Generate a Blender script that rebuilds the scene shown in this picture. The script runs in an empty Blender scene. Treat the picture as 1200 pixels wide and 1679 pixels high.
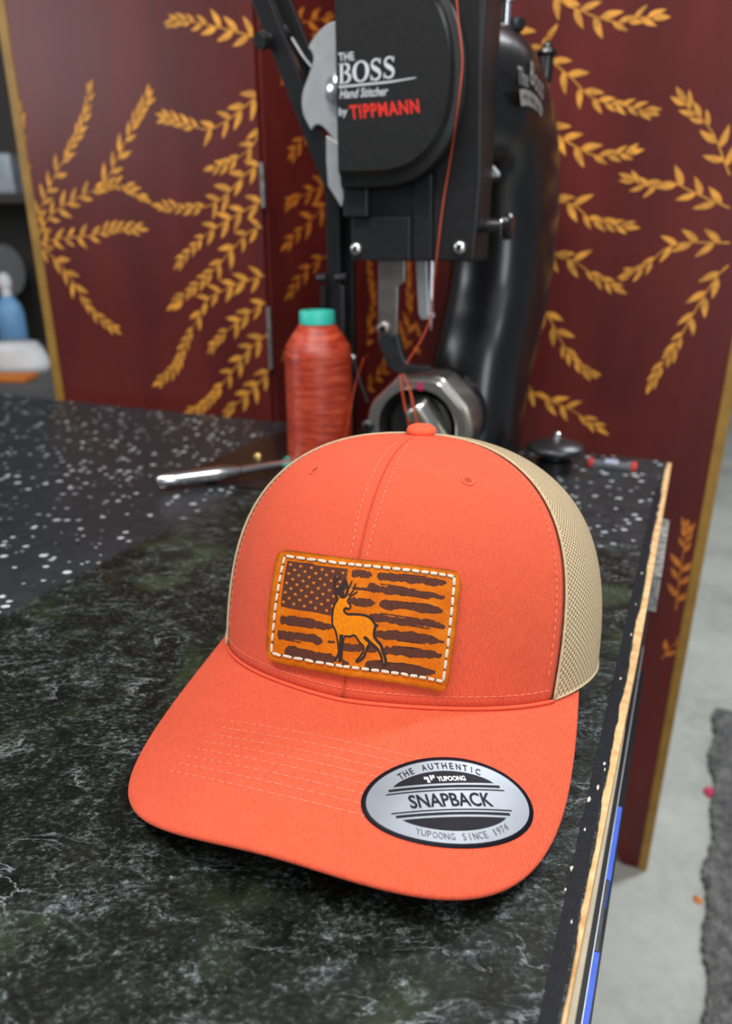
import bpy, bmesh, math, random
from mathutils import Vector, Matrix
from mathutils.geometry import tessellate_polygon
random.seed(7)
R = math.radians
sin, cos, pi = math.sin, math.cos, math.pi
SC = bpy.context.scene
COL = SC.collection

# ---------------------------------------------------------------- camera, world, lights, exposure
TZ = 0.695                      # height of the bench top above the floor
CAM_H = 0.23                    # camera height above the bench top
PITCH = R(20.9)
FPX = 1180.0                    # focal length in pixels of a 1200 px wide frame
cam = bpy.data.cameras.new('camera'); camo = bpy.data.objects.new('camera', cam); COL.objects.link(camo)
camo.location = (0, 0, TZ + CAM_H); camo.rotation_euler = (pi/2 - PITCH, 0, 0)
cam.sensor_fit = 'HORIZONTAL'; cam.sensor_width = 36.0; cam.lens = FPX/1200*36
cam.clip_start = 0.01; cam.clip_end = 50
cam.dof.use_dof = True; cam.dof.focus_distance = 0.315; cam.dof.aperture_fstop = 10.5
SC.camera = camo
w = bpy.data.worlds.new('world'); SC.world = w; w.use_nodes = True
w.node_tree.nodes['Background'].inputs[0].default_value = (0.86, 0.93, 1.0, 1)
w.node_tree.nodes['Background'].inputs[1].default_value = 0.15
def area(name, loc, target, sx, sy, power, col=(1, 1, 1)):
    l = bpy.data.lights.new(name, 'AREA'); l.shape = 'RECTANGLE'; l.size = sx; l.size_y = sy
    l.energy = power; l.color = col
    o = bpy.data.objects.new(name, l); COL.objects.link(o); o.location = loc
    o.rotation_euler = (Vector(target) - Vector(loc)).to_track_quat('-Z', 'Y').to_euler()
    return o
area('shop_light', (-0.45, -0.15, 2.35), (-0.15, 0.3, TZ), 1.2, 0.22, 23, (1, 0.97, 0.93))
area('shop_light', (0.75, -0.55, 2.3), (0.2, 0.5, TZ), 0.25, 1.2, 13, (1, 0.98, 0.95))
area('side_window', (-2.3, 0.35, 1.60), (-0.3, 1.0, 1.1), 0.7, 0.7, 9.5, (0.92, 0.96, 1))
area('shop_light', (1.5, 1.3, 2.5), (1.2, 1.2, 0), 0.22, 1.2, 42, (0.92, 0.96, 1))
area('open_garage_door', (0.35, -2.3, 1.25), (0.1, 0.5, 0.9), 0.9, 1.5, 22, (0.86, 0.93, 1))
SC.view_settings.view_transform = 'Standard'; SC.view_settings.look = 'None'
SC.view_settings.exposure = 0.1; SC.view_settings.gamma = 1.0; SC.view_settings.use_curve_mapping = False

# ---------------------------------------------------------------- materials
def newmat(name):
    m = bpy.data.materials.new(name); m.use_nodes = True
    return m, m.node_tree, m.node_tree.nodes['Principled BSDF']
def setp(b, **k):
    for n, v in k.items():
        n = {'rough': 'Roughness', 'metal': 'Metallic', 'spec': 'Specular IOR Level', 'coat': 'Coat Weight', 'coatr': 'Coat Roughness',
             'sheen': 'Sheen Weight', 'trans': 'Transmission Weight'}[n]
        b.inputs[n].default_value = v
def rgb(r, g, b):               # sRGB 0-255 to linear
    f = lambda c: ((c/255+0.055)/1.055)**2.4 if c > 10.3 else c/255/12.92
    return (f(r), f(g), f(b), 1)
class NT:
    def __init__(s, nt): s.nt = nt
    def n(s, t, **k):
        x = s.nt.nodes.new(t)
        for a, v in k.items(): setattr(x, a, v)
        return x
    def l(s, a, b): s.nt.links.new(a, b)
    def math(s, op, a, b=None, c=None):
        x = s.n('ShaderNodeMath', operation=op)
        for i, v in enumerate((a, b, c)):
            if v is None: continue
            if hasattr(v, 'is_linked'): s.l(v, x.inputs[i])
            else: x.inputs[i].default_value = v
        return x.outputs[0]
    def noise(s, vec, scale, detail=3, rough=0.55, dist=0.0):
        x = s.n('ShaderNodeTexNoise'); x.inputs['Scale'].default_value = scale; x.inputs['Detail'].default_value = detail
        x.inputs['Roughness'].default_value = rough; x.inputs['Distortion'].default_value = dist
        s.l(vec, x.inputs['Vector']); return x.outputs['Fac']
    def ramp(s, fac, stops, interp='LINEAR'):
        x = s.n('ShaderNodeValToRGB'); e = x.color_ramp.elements; x.color_ramp.interpolation = interp
        while len(e) < len(stops): e.new(0.5)
        for el, (p, c) in zip(e, stops):
            el.position = p; el.color = c if len(c) == 4 else (*c, 1)
        s.l(fac, x.inputs[0]); return x.outputs[0]
    def mix(s, fac, a, b, blend='MIX'):
        x = s.n('ShaderNodeMix', data_type='RGBA', blend_type=blend)
        for i, v in ((0, fac), (6, a), (7, b)):
            if hasattr(v, 'is_linked'): s.l(v, x.inputs[i])
            else: x.inputs[i].default_value = v
        return x.outputs[2]
    def bump(s, b, h, strength, dist):
        x = s.n('ShaderNodeBump'); x.inputs['Strength'].default_value = strength; x.inputs['Distance'].default_value = dist
        s.l(h, x.inputs['Height']); s.l(x.outputs[0], b.inputs['Normal'])
    def obj(s): return s.n('ShaderNodeTexCoord').outputs['Object']
    def uv(s): return s.n('ShaderNodeTexCoord').outputs['UV']
    def sep(s, v):
        x = s.n('ShaderNodeSeparateXYZ'); s.l(v, x.inputs[0]); return x.outputs
    def mapping(s, v, sc=(1, 1, 1), rot=(0, 0, 0), loc=(0, 0, 0)):
        x = s.n('ShaderNodeMapping'); s.l(v, x.inputs[0]); x.inputs['Scale'].default_value = sc
        x.inputs['Rotation'].default_value = rot; x.inputs['Location'].default_value = loc; return x.outputs[0]
def plain(name, col, rough=0.5, metal=0.0, var=0.12, scale=60, bump=0.0, **k):
    m, nt, b = newmat(name); t = NT(nt); o = t.obj()
    f = t.noise(o, scale, 4)
    dark = tuple(c*(1-var) for c in col[:3]) + (1,); lite = tuple(min(1, c*(1+var)) for c in col[:3]) + (1,)
    t.l(t.ramp(f, [(0.3, dark), (0.7, lite)]), b.inputs['Base Color'])
    setp(b, rough=rough, metal=metal, **k)
    if bump: t.bump(b, t.noise(o, scale*6, 3), bump, 0.0005)
    return m
def mat_twill(name, col, ang):
    m, nt, b = newmat(name); t = NT(nt); uv = t.uv()
    s = t.sep(t.mapping(uv, rot=(0, 0, ang)))
    fib = t.noise(t.mapping(uv, sc=(1.0, 0.22, 1), rot=(0, 0, ang)), 1500, 2, 0.6)
    ribs = t.math('SINE', t.math('ADD', t.math('MULTIPLY', s[0], 2*pi/0.00085), t.math('MULTIPLY', fib, 1.5)))
    weave = t.math('SINE', t.math('MULTIPLY', s[1], 2*pi/0.0011))
    h = t.math('ADD', t.math('MULTIPLY', ribs, 0.5), t.math('ADD', t.math('MULTIPLY', t.math('MULTIPLY', ribs, weave), 0.25), t.math('MULTIPLY_ADD', fib, 1.6, -0.8)))
    big = t.math('MULTIPLY_ADD', t.noise(uv, 90, 4), 0.22, 0.39)
    f = t.math('ADD', t.math('MULTIPLY', h, 0.46), big)
    t.l(t.ramp(f, [(0.15, tuple(c*0.56 for c in col[:3])), (0.5, col), (0.85, tuple(min(1, c*1.14+0.006) for c in col[:3]))]), b.inputs['Base Color'])
    t.bump(b, h, 0.5, 0.0003)
    setp(b, rough=0.85, spec=0.15, sheen=0.04)
    return m
CORAL = (0.84, 0.118, 0.055, 1)
M = {}
M['twill_crown'] = mat_twill('coral_twill_crown', CORAL, R(35))
M['twill_brim'] = mat_twill('coral_twill_brim', CORAL, R(3))
M['coral_plain'] = plain('coral_fabric', CORAL, 0.85, var=0.08, scale=300, bump=0.3, spec=0.15)
M['coral_thread'] = plain('coral_thread', (0.98, 0.27, 0.165, 1), 0.7, var=0.1, scale=500, spec=0.2)
M['coral_dark'] = plain('coral_stitch_hole', (0.42, 0.05, 0.022, 1), 0.9, var=0.1)
def mat_mesh():
    m, nt, b = newmat('khaki_mesh'); t = NT(nt); s = t.sep(t.uv())
    a = t.math('SINE', t.math('MULTIPLY', s[0], 2*pi/0.0030)); c = t.math('SINE', t.math('MULTIPLY', s[1], 2*pi/0.0026))
    p = t.math('MULTIPLY', a, c)
    hole = t.n('ShaderNodeMapRange', interpolation_type='SMOOTHSTEP'); t.l(p, hole.inputs[0])
    hole.inputs[1].default_value = 0.152; hole.inputs[2].default_value = 0.5
    col = t.mix(t.noise(t.uv(), 900, 2), rgb(196, 168, 128), rgb(236, 214, 176))
    t.l(col, b.inputs['Base Color']); setp(b, rough=0.75, spec=0.25)
    t.bump(b, t.math('MULTIPLY', p, -1.0), 0.8, 0.0006)
    tr = t.n('ShaderNodeBsdfTransparent'); mx = t.n('ShaderNodeMixShader')
    t.l(t.math('MULTIPLY', hole.outputs[0], 0.62), mx.inputs[0]); t.l(b.outputs[0], mx.inputs[1]); t.l(tr.outputs[0], mx.inputs[2])
    t.l(mx.outputs[0], nt.nodes['Material Output'].inputs[0])
    return m
M['mesh'] = mat_mesh()
M['khaki'] = plain('khaki_binding', rgb(205, 184, 146), 0.8, scale=400, bump=0.4)
def mat_leather():
    m, nt, b = newmat('tan_leather'); t = NT(nt); uv = t.uv()
    s = t.sep(uv)
    n1 = t.noise(uv, 5, 5, 0.65); n2 = t.noise(uv, 60, 4, 0.7)
    f = t.math('ADD', t.math('MULTIPLY', n1, 0.6), t.math('MULTIPLY', n2, 0.4))
    c = t.ramp(f, [(0.3, rgb(190, 84, 2)), (0.5, rgb(220, 112, 4)), (0.72, rgb(238, 146, 36))])
    # burnished rim, darker with wear
    du = t.math('MINIMUM', s[0], t.math('SUBTRACT', 1.0, s[0])); dv = t.math('MINIMUM', s[1], t.math('SUBTRACT', 1.0, s[1]))
    e = t.math('ADD', t.math('MINIMUM', t.math('MULTIPLY', du, 1.7), dv), t.math('MULTIPLY', t.math('SUBTRACT', n1, 0.5), 0.05))
    ef = t.ramp(e, [(0.0, (0.55, 0.55, 0.55)), (0.035, (1, 1, 1))])
    t.l(t.mix(1.0, c, ef, 'MULTIPLY'), b.inputs['Base Color'])
    t.bump(b, t.noise(uv, 90, 5, 0.7), 0.5, 0.0006); setp(b, rough=0.6, spec=0.18)
    return m
M['leather'] = mat_leather()
M['leather_edge'] = plain('burnished_leather_edge', rgb(120, 58, 14), 0.55, var=0.3, scale=300)
def mat_print():
    m, nt, b = newmat('engraved_brown'); t = NT(nt); uv = t.obj()
    f = t.noise(uv, 1800, 3, 0.8)
    t.l(t.ramp(f, [(0.3, rgb(70, 38, 28)), (0.6, rgb(100, 60, 48)), (0.8, rgb(140, 92, 66))]), b.inputs['Base Color']); setp(b, rough=0.8, spec=0.15)
    return m
M['print'] = mat_print()
M['deer_line'] = plain('burnt_line', rgb(44, 26, 20), 0.7, var=0.3, scale=900)
M['star'] = plain('leather_star', rgb(216, 118, 26), 0.6, var=0.2, scale=900)
M['deer_fill'] = plain('deer_leather', rgb(230, 132, 8), 0.6, var=0.16, scale=500, bump=0.3, spec=0.18)
M['cream_thread'] = plain('cream_waxed_thread', rgb(238, 222, 200), 0.55, var=0.14, scale=1500, bump=0.5)
M['stitch_hole'] = plain('stitch_hole', (0.02, 0.01, 0.006, 1), 0.9)
M['foil'] = plain('silver_foil', (0.29, 0.31, 0.34, 1), 0.42, 0.4, var=0.06, scale=90)
M['ink'] = plain('black_ink', (0.010, 0.009, 0.015, 1), 0.5, var=0.1, spec=0.15)
M['ink_grey'] = plain('grey_ink', (0.10, 0.11, 0.12, 1), 0.5, var=0.1)
M['white_ink'] = plain('white_ink', (0.85, 0.86, 0.88, 1), 0.5, var=0.03)

def mat_laminate():
    m, nt, b = newmat('black_marbled_laminate'); t = NT(nt); o = t.obj()
    o = t.mapping(o, loc=(0, 0.3, 0))
    n1 = t.noise(o, 9, 4, 0.6, 0.3)
    n2 = t.noise(t.mapping(o, sc=(1, 1.3, 1), rot=(0, 0, 0.4)), 55, 9, 0.78, 0.9); n3 = t.noise(t.mapping(o, sc=(0.8, 1.2, 1)), 430, 4, 0.75, 0.4)
    base = t.math('ADD', t.math('MULTIPLY', n2, 0.5), t.math('MULTIPLY', n3, 0.5))
    c = t.ramp(base, [(0.43, (0.003, 0.0038, 0.003)), (0.50, (0.008, 0.0105, 0.008)), (0.55, (0.030, 0.038, 0.034)), (0.61, (0.125, 0.150, 0.152)), (0.69, (0.40, 0.46, 0.48))])
    # pale hairline veins
    v1 = t.math('ABSOLUTE', t.math('SUBTRACT', t.noise(t.mapping(o, sc=(0.55, 1.5, 1), rot=(0, 0, 0.25)), 30, 6, 0.62, 0.5), 0.5))
    vein = t.ramp(v1, [(0.0, (1, 1, 1)), (0.010, (0, 0, 0))])
    gate = t.ramp(t.noise(o, 34, 3), [(0.50, (0, 0, 0)), (0.66, (1, 1, 1))])
    vm = t.mix(1.0, vein, gate, 'MULTIPLY')
    c = t.mix(t.math('MULTIPLY', vm, 0.8), c, (0.30, 0.35, 0.36, 1))
    # mossy and rusty tints
    gr = t.ramp(t.noise(t.mapping(o, loc=(3, 1, 0)), 17, 3), [(0.55, (0, 0, 0)), (0.72, (0.8, 0.8, 0.8))])
    c = t.mix(gr, c, t.mix(0.7, c, (0.055, 0.080, 0.032, 1)))
    ru = t.ramp(t.noise(t.mapping(o, loc=(7, 4, 0)), 13, 3), [(0.64, (0, 0, 0)), (0.75, (0.5, 0.5, 0.5))])
    c = t.mix(ru, c, t.mix(0.5, c, (0.07, 0.045, 0.022, 1)))
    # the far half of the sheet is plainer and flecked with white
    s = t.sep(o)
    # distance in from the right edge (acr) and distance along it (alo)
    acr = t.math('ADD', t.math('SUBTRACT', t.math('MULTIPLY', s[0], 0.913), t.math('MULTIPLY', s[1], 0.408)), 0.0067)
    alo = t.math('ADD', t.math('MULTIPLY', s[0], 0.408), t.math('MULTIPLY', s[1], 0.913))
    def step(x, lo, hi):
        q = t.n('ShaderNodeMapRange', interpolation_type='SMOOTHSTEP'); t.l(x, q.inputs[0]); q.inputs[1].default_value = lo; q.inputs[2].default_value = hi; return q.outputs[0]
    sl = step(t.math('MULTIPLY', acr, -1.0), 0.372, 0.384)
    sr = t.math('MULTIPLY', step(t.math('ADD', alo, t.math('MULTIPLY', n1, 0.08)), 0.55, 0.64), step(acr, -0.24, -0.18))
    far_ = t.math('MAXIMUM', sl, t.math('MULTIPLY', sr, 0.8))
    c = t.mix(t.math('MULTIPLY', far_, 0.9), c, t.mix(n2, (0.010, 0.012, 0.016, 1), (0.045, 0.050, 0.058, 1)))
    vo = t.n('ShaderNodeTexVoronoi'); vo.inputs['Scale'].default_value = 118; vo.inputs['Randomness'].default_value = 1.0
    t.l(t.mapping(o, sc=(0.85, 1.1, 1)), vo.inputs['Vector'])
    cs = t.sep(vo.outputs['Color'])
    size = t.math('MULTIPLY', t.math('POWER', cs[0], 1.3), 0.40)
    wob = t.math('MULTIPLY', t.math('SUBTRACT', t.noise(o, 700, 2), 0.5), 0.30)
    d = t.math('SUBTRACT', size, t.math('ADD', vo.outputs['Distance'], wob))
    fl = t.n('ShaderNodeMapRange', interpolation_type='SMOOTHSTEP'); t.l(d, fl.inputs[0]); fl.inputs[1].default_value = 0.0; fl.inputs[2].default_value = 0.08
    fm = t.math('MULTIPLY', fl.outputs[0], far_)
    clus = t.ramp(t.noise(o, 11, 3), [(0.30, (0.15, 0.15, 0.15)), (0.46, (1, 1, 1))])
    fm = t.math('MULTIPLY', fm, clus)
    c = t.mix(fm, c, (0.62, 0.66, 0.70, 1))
    t.l(c, b.inputs['Base Color'])
    rg = t.math('MULTIPLY_ADD', n2, 0.3, 0.18); t.l(rg, b.inputs['Roughness'])
    t.bump(b, t.math('ADD', n2, t.math('MULTIPLY', n3, 0.5)), 0.5, 0.0010)
    setp(b, spec=0.3)
    return m
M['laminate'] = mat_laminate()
def mat_ply():
    m, nt, b = newmat('plywood_edge'); t = NT(nt); o = t.obj()
    f = t.noise(t.mapping(o, sc=(1, 1, 8)), 120, 4)
    t.l(t.ramp(f, [(0.3, rgb(196, 146, 92)), (0.55, rgb(226, 184, 130)), (0.8, rgb(240, 205, 158))]), b.inputs['Base Color']); setp(b, rough=0.8)
    return m
M['ply'] = mat_ply()
M['tape'] = plain('navy_edge_tape', (0.006, 0.007, 0.011, 1), 0.5, var=0.3, scale=200, bump=0.3, spec=0.25)
M['chip'] = plain('pale_chip', rgb(205, 198, 182), 0.8)
M['beige'] = plain('beige_strip', rgb(190, 182, 160), 0.6, scale=80)
M['black_plastic'] = plain('black_plastic', (0.008, 0.008, 0.010, 1), 0.3)
M['steel_dull'] = plain('dull_steel', (0.45, 0.46, 0.48, 1), 0.4, 0.8)
M['blue'] = plain('blue_plastic', rgb(62, 104, 220), 0.4)
M['worn'] = plain('worn_grey', (0.22, 0.22, 0.22, 1), 0.8, var=0.8, scale=120)
# machine
M['cast'] = plain('black_enamel', (0.008, 0.008, 0.009, 1), 0.3, var=0.2, scale=30, coat=0.45, coatr=0.2)
M['matte_black'] = plain('matte_black_metal', (0.012, 0.012, 0.013, 1), 0.4, var=0.25, scale=160, bump=0.12, spec=0.4)
M['cover'] = plain('black_cover', (0.013, 0.013, 0.013, 1), 0.45, var=0.2, scale=200, bump=0.12, spec=0.35)
M['chrome'] = plain('polished_steel', (0.74, 0.72, 0.67, 1), 0.22, 0.95, var=0.06, scale=20)
M['nickel'] = plain('bright_nickel', (0.8, 0.82, 0.85, 1), 0.25, 1.0, var=0.05, scale=30)
M['brushed'] = plain('brushed_aluminium', (0.60, 0.62, 0.64, 1), 0.42, 0.75, var=0.08, scale=80)
M['foot_steel'] = plain('brown_steel', (0.30, 0.27, 0.25, 1), 0.35, 0.9, var=0.2, scale=60)
M['dark_steel'] = plain('dark_steel', (0.07, 0.07, 0.075, 1), 0.35, 0.8, var=0.2, scale=80)
M['pink_ink'] = plain('pink_mark', rgb(196, 30, 96), 0.5)
M['red_ink'] = plain('red_ink', rgb(226, 44, 28), 0.5, var=0.04)
M['pale_ink'] = plain('pale_ink', (0.66, 0.70, 0.74, 1), 0.5, var=0.04)
M['silver_paint'] = plain('silver_paint', (0.45, 0.44, 0.42, 1), 0.45, 0.4)
M['thread'] = plain('orange_thread', rgb(226, 86, 48), 0.5, var=0.1, scale=800)
def mat_spool():
    m, nt, b = newmat('rust_red_wound_thread'); t = NT(nt); o = t.obj()
    s = t.sep(o)
    f = t.noise(t.mapping(o, sc=(0.12, 0.12, 1)), 260, 4, 0.7)
    t.l(t.ramp(f, [(0.3, rgb(140, 36, 18)), (0.5, rgb(190, 60, 34)), (0.72, rgb(230, 104, 68))]), b.inputs['Base Color'])
    setp(b, rough=0.32, spec=0.8)
    h = t.math('SINE', t.math('MULTIPLY', t.math('ADD', s[2], t.math('MULTIPLY', f, 0.004)), 2*pi/0.0011))
    t.bump(b, h, 0.25, 0.0004)
    return m
M['spool'] = mat_spool()
M['teal'] = plain('teal_plastic', rgb(60, 200, 182), 0.4, var=0.05)
# screen
def mat_lacquer():
    m, nt, b = newmat('oxblood_lacquer'); t = NT(nt); o = t.obj()
    f = t.noise(t.mapping(o, sc=(1, 1, 0.25)), 14, 5, 0.6)
    t.l(t.ramp(f, [(0.3, (0.075, 0.009, 0.008)), (0.55, (0.112, 0.013, 0.011)), (0.8, (0.15, 0.019, 0.015))]), b.inputs['Base Color'])
    t.bump(b, t.noise(o, 240, 3), 0.12, 0.0006)
    setp(b, rough=0.38, spec=0.32)
    return m
M['lacquer'] = mat_lacquer()
M['gold_paint'] = plain('ochre_paint', rgb(214, 146, 50), 0.5, var=0.4, scale=70)
M['gold_faint'] = plain('deep_ochre_paint', rgb(196, 112, 34), 0.5, var=0.45, scale=130)  # darker, more orange ochre for the inner panels and low sprigs
M['gold_edge'] = plain('gold_edge_paint', rgb(150, 112, 42), 0.5, var=0.2, scale=30)
M['hinge'] = plain('tarnished_hinge', (0.30, 0.29, 0.27, 1), 0.4, 0.8, var=0.5, scale=60)
def mat_concrete():
    m, nt, b = newmat('pale_concrete'); t = NT(nt); o = t.obj()
    n1 = t.noise(o, 3.2, 6, 0.65); n2 = t.noise(o, 40, 5, 0.7)
    f = t.math('ADD', t.math('MULTIPLY', n1, 0.65), t.math('MULTIPLY', n2, 0.35))
    t.l(t.ramp(f, [(0.3, rgb(140, 143, 138)), (0.5, rgb(178, 180, 172)), (0.75, rgb(205, 206, 198))]), b.inputs['Base Color'])
    t.bump(b, n2, 0.2, 0.002); setp(b, rough=0.6, spec=0.4); return m
M['concrete'] = mat_concrete()
def mat_rug():
    m, nt, b = newmat('grey_loop_rug'); t = NT(nt); o = t.obj()
    f = t.math('ADD', t.math('MULTIPLY', t.noise(o, 60, 4, 0.7), 0.5), t.math('MULTIPLY', t.noise(o, 260, 3, 0.7), 0.5))
    t.l(t.ramp(f, [(0.35, rgb(52, 52, 54)), (0.5, rgb(104, 103, 103)), (0.65, rgb(150, 148, 146))]), b.inputs['Base Color'])
    t.bump(b, f, 1.0, 0.006); setp(b, rough=0.95, spec=0.05); return m
M['rug'] = mat_rug()
M['wall'] = plain('grey_wall', rgb(120, 118, 112), 0.9, scale=4)
M['dark_wood'] = plain('dark_shelf', (0.03, 0.025, 0.02, 1), 0.6, scale=12)
M['bench_grey'] = plain('grey_bench', rgb(86, 84, 84), 0.6, scale=20)
M['white'] = plain('white_plastic', rgb(225, 225, 226), 0.6, scale=20)
M['sky_blue'] = plain('light_blue_plastic', rgb(118, 168, 214), 0.4, scale=15)
M['red_plastic'] = plain('red_plastic', rgb(150, 24, 40), 0.4)
M['orange_card'] = plain('orange_card', rgb(214, 120, 40), 0.7)
M['grey_metal'] = plain('grey_metal', rgb(150, 156, 162), 0.45, 0.5, var=0.3, scale=20)
M['dark_leather'] = plain('dark_brown_leather', (0.020, 0.010, 0.009, 1), 0.3, var=0.4, scale=60, bump=0.2)
M['brass'] = plain('brass', (0.75, 0.55, 0.25, 1), 0.3, 1.0)
M['clear'] = plain('clear_plastic', (0.45, 0.48, 0.62, 1), 0.2, var=0.2)
M['legs'] = plain('grey_steel_leg', (0.12, 0.12, 0.13, 1), 0.5, 0.5)
M['red_case'] = plain('red_case', rgb(190, 58, 62), 0.4)
M['pink_scrap'] = plain('pink_scrap', rgb(206, 60, 96), 0.8)

# ---------------------------------------------------------------- mesh helpers
def tag(o, label=None, cat=None, group=None, kind=None):
    if label: o['label'] = label
    if cat: o['category'] = cat
    if group: o['group'] = group
    if kind: o['kind'] = kind
    return o
def empty(name, loc, label, cat, group=None):
    o = bpy.data.objects.new(name, None); COL.objects.link(o); o.location = loc; o.empty_display_size = 0.02
    return tag(o, label, cat, group)
def worldloc(o):
    l = Vector(o.location)
    while o.parent: o = o.parent; l = l + Vector(o.location)
    return l
def mk(name, verts, faces, mat, parent=None, smooth=True, uvs=None, origin=None, edges=()):
    """mesh object from world-space vertices; parts keep a zero offset from their parent"""
    base = worldloc(parent) if parent else (Vector(origin) if origin else Vector((0, 0, 0)))
    me = bpy.data.meshes.new(name)
    me.from_pydata([Vector(v) - base for v in verts], list(edges), faces); me.update()
    if smooth:
        for p in me.polygons: p.use_smooth = True
    if uvs:
        ul = me.uv_layers.new(name='UVMap')
        for lp in me.loops: ul.data[lp.index].uv = uvs[lp.vertex_index]
    if mat: me.materials.append(M[mat])
    o = bpy.data.objects.new(name, me); COL.objects.link(o)
    if parent: o.parent = parent
    else: o.location = base
    return o
def bevel(o, wd, seg=3, ang=40):
    b = o.modifiers.new('bevel', 'BEVEL'); b.width = wd; b.segments = seg; b.limit_method = 'ANGLE'; b.angle_limit = R(ang)
    return o
def flat(o):
    for p in o.data.polygons: p.use_smooth = False
    return o
def autosmooth(o, ang=35):
    me = o.data; bm = bmesh.new(); bm.from_mesh(me)
    for e in bm.edges:
        if len(e.link_faces) == 2 and e.calc_face_angle(0) > R(ang): e.smooth = False
    bm.to_mesh(me); bm.free(); return o
class Fr:
    """a frame standing on the bench: X to the right, Y away, Z up, at yaw psi (clockwise)"""
    def __init__(s, ox, oy, psi, oz=TZ):
        s.o = Vector((ox, oy, oz)); s.ex = Vector((cos(psi), -sin(psi), 0)); s.ey = Vector((sin(psi), cos(psi), 0)); s.ez = Vector((0, 0, 1))
    def p(s, x, y, z): return s.o + s.ex*x + s.ey*y + s.ez*z
    def at(s, u, v, y=None, x=None):
        """local point seen in the photo at (u, v) on the frame's plane Y = y or X = x"""
        d = ray(u, v); n, c = (s.ey, y) if y is not None else (s.ex, x)
        k = (c + (s.o - CAMP).dot(n))/d.dot(n); q = CAMP + d*k - s.o
        return q.dot(s.ex), q.dot(s.ey), q.dot(s.ez)
CAMP = Vector((0, 0, TZ + CAM_H))
def ray(u, v):
    a = (u-600)/FPX; b = (839.5-v)/FPX
    return Vector((a, cos(PITCH)+b*sin(PITCH), -sin(PITCH)+b*cos(PITCH)))
def ground(u, v, z=TZ):
    d = ray(u, v); return CAMP + d*((z-CAMP.z)/d.z)
WF = Fr(0, 0, 0, 0)
def box(name, fr, x0, x1, y0, y1, z0, z1, mat, parent=None, bw=0.0, seg=2, origin=None):
    v = [fr.p(x, y, z) for z in (z0, z1) for y in (y0, y1) for x in (x0, x1)]
    f = [(0, 2, 3, 1), (4, 5, 7, 6), (0, 1, 5, 4), (2, 6, 7, 3), (0, 4, 6, 2), (1, 3, 7, 5)]
    o = mk(name, v, f, mat, parent, False, origin=origin)
    if bw: bevel(o, bw, seg)
    return o
def extr(name, fr, pts, y0, y1, mat, parent=None, bw=0.0, axis='Y', seg=2, origin=None):
    """closed outline pts (a, z) in the frame's XZ (axis Y) or YZ (axis X) plane, given thickness y0..y1"""
    n = len(pts)
    P = (lambda a, z, c: fr.p(a, c, z)) if axis == 'Y' else (lambda a, z, c: fr.p(c, a, z))
    if axis == 'Z': P = lambda a, b, c: fr.p(a, b, c)
    v = [P(a, z, y0) for a, z in pts] + [P(a, z, y1) for a, z in pts]
    f = [tuple(range(n)), tuple(range(2*n-1, n-1, -1))] + [(i, i+n, (i+1) % n+n, (i+1) % n) for i in range(n)]
    o = mk(name, v, f, mat, parent, False, origin=origin)
    bm = bmesh.new(); bm.from_mesh(o.data); bmesh.ops.recalc_face_normals(bm, faces=bm.faces[:]); bm.to_mesh(o.data); bm.free()
    if bw: bevel(o, bw, seg, 50)
    return o
def lathe(name, base, axis, prof, mat, parent=None, n=32, smooth=True, origin=None, ang=35):
    """prof: (radius, distance along axis)"""
    ax = Vector(axis).normalized(); a = ax.orthogonal().normalized(); b = ax.cross(a); base = Vector(base)
    v, f = [], []
    for r, h in prof:
        for i in range(n):
            t = 2*pi*i/n; v.append(base + ax*h + (a*cos(t) + b*sin(t))*max(r, 1e-6))
    for k in range(len(prof)-1):
        for i in range(n):
            j = (i+1) % n; f.append((k*n+i, k*n+j, (k+1)*n+j, (k+1)*n+i))
    f.append(tuple(range(n-1, -1, -1))); m = (len(prof)-1)*n; f.append(tuple(range(m, m+n)))
    o = mk(name, v, f, mat, parent, smooth, origin=origin)
    if smooth: autosmooth(o, ang)
    return o
def catmull(pts, k=8):
    pts = [Vector(p) for p in pts]; out = []
    for i in range(len(pts)-1):
        p0 = pts[max(i-1, 0)]; p1 = pts[i]; p2 = pts[i+1]; p3 = pts[min(i+2, len(pts)-1)]
        for j in range(k):
            t = j/k
            out.append(0.5*((2*p1) + (p2-p0)*t + (2*p0-5*p1+4*p2-p3)*t*t + (3*p1-p0-3*p2+p3)*t**3))
    out.append(pts[-1]); return out
def tube(name, pts, r, mat, parent=None, n=8, origin=None, radii=None):
    pts = [Vector(p) for p in pts]; v, f = [], []
    up = Vector((0.13, 0.2, 1)).normalized()
    for i, p in enumerate(pts):
        d = (pts[min(i+1, len(pts)-1)] - pts[max(i-1, 0)]).normalized()
        a = d.cross(up)
        if a.length < 1e-3: a = d.cross(Vector((1, 0, 0)))
        a.normalize(); b = d.cross(a); rr = radii[i] if radii else r
        for j in range(n): t = 2*pi*j/n; v.append(p + (a*cos(t)+b*sin(t))*rr)
    for i in range(len(pts)-1):
        for j in range(n): f.append((i*n+j, i*n+(j+1) % n, (i+1)*n+(j+1) % n, (i+1)*n+j))
    f.append(tuple(range(n-1, -1, -1))); m = (len(pts)-1)*n; f.append(tuple(range(m, m+n)))
    return mk(name, v, f, mat, parent, True, origin=origin)
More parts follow.
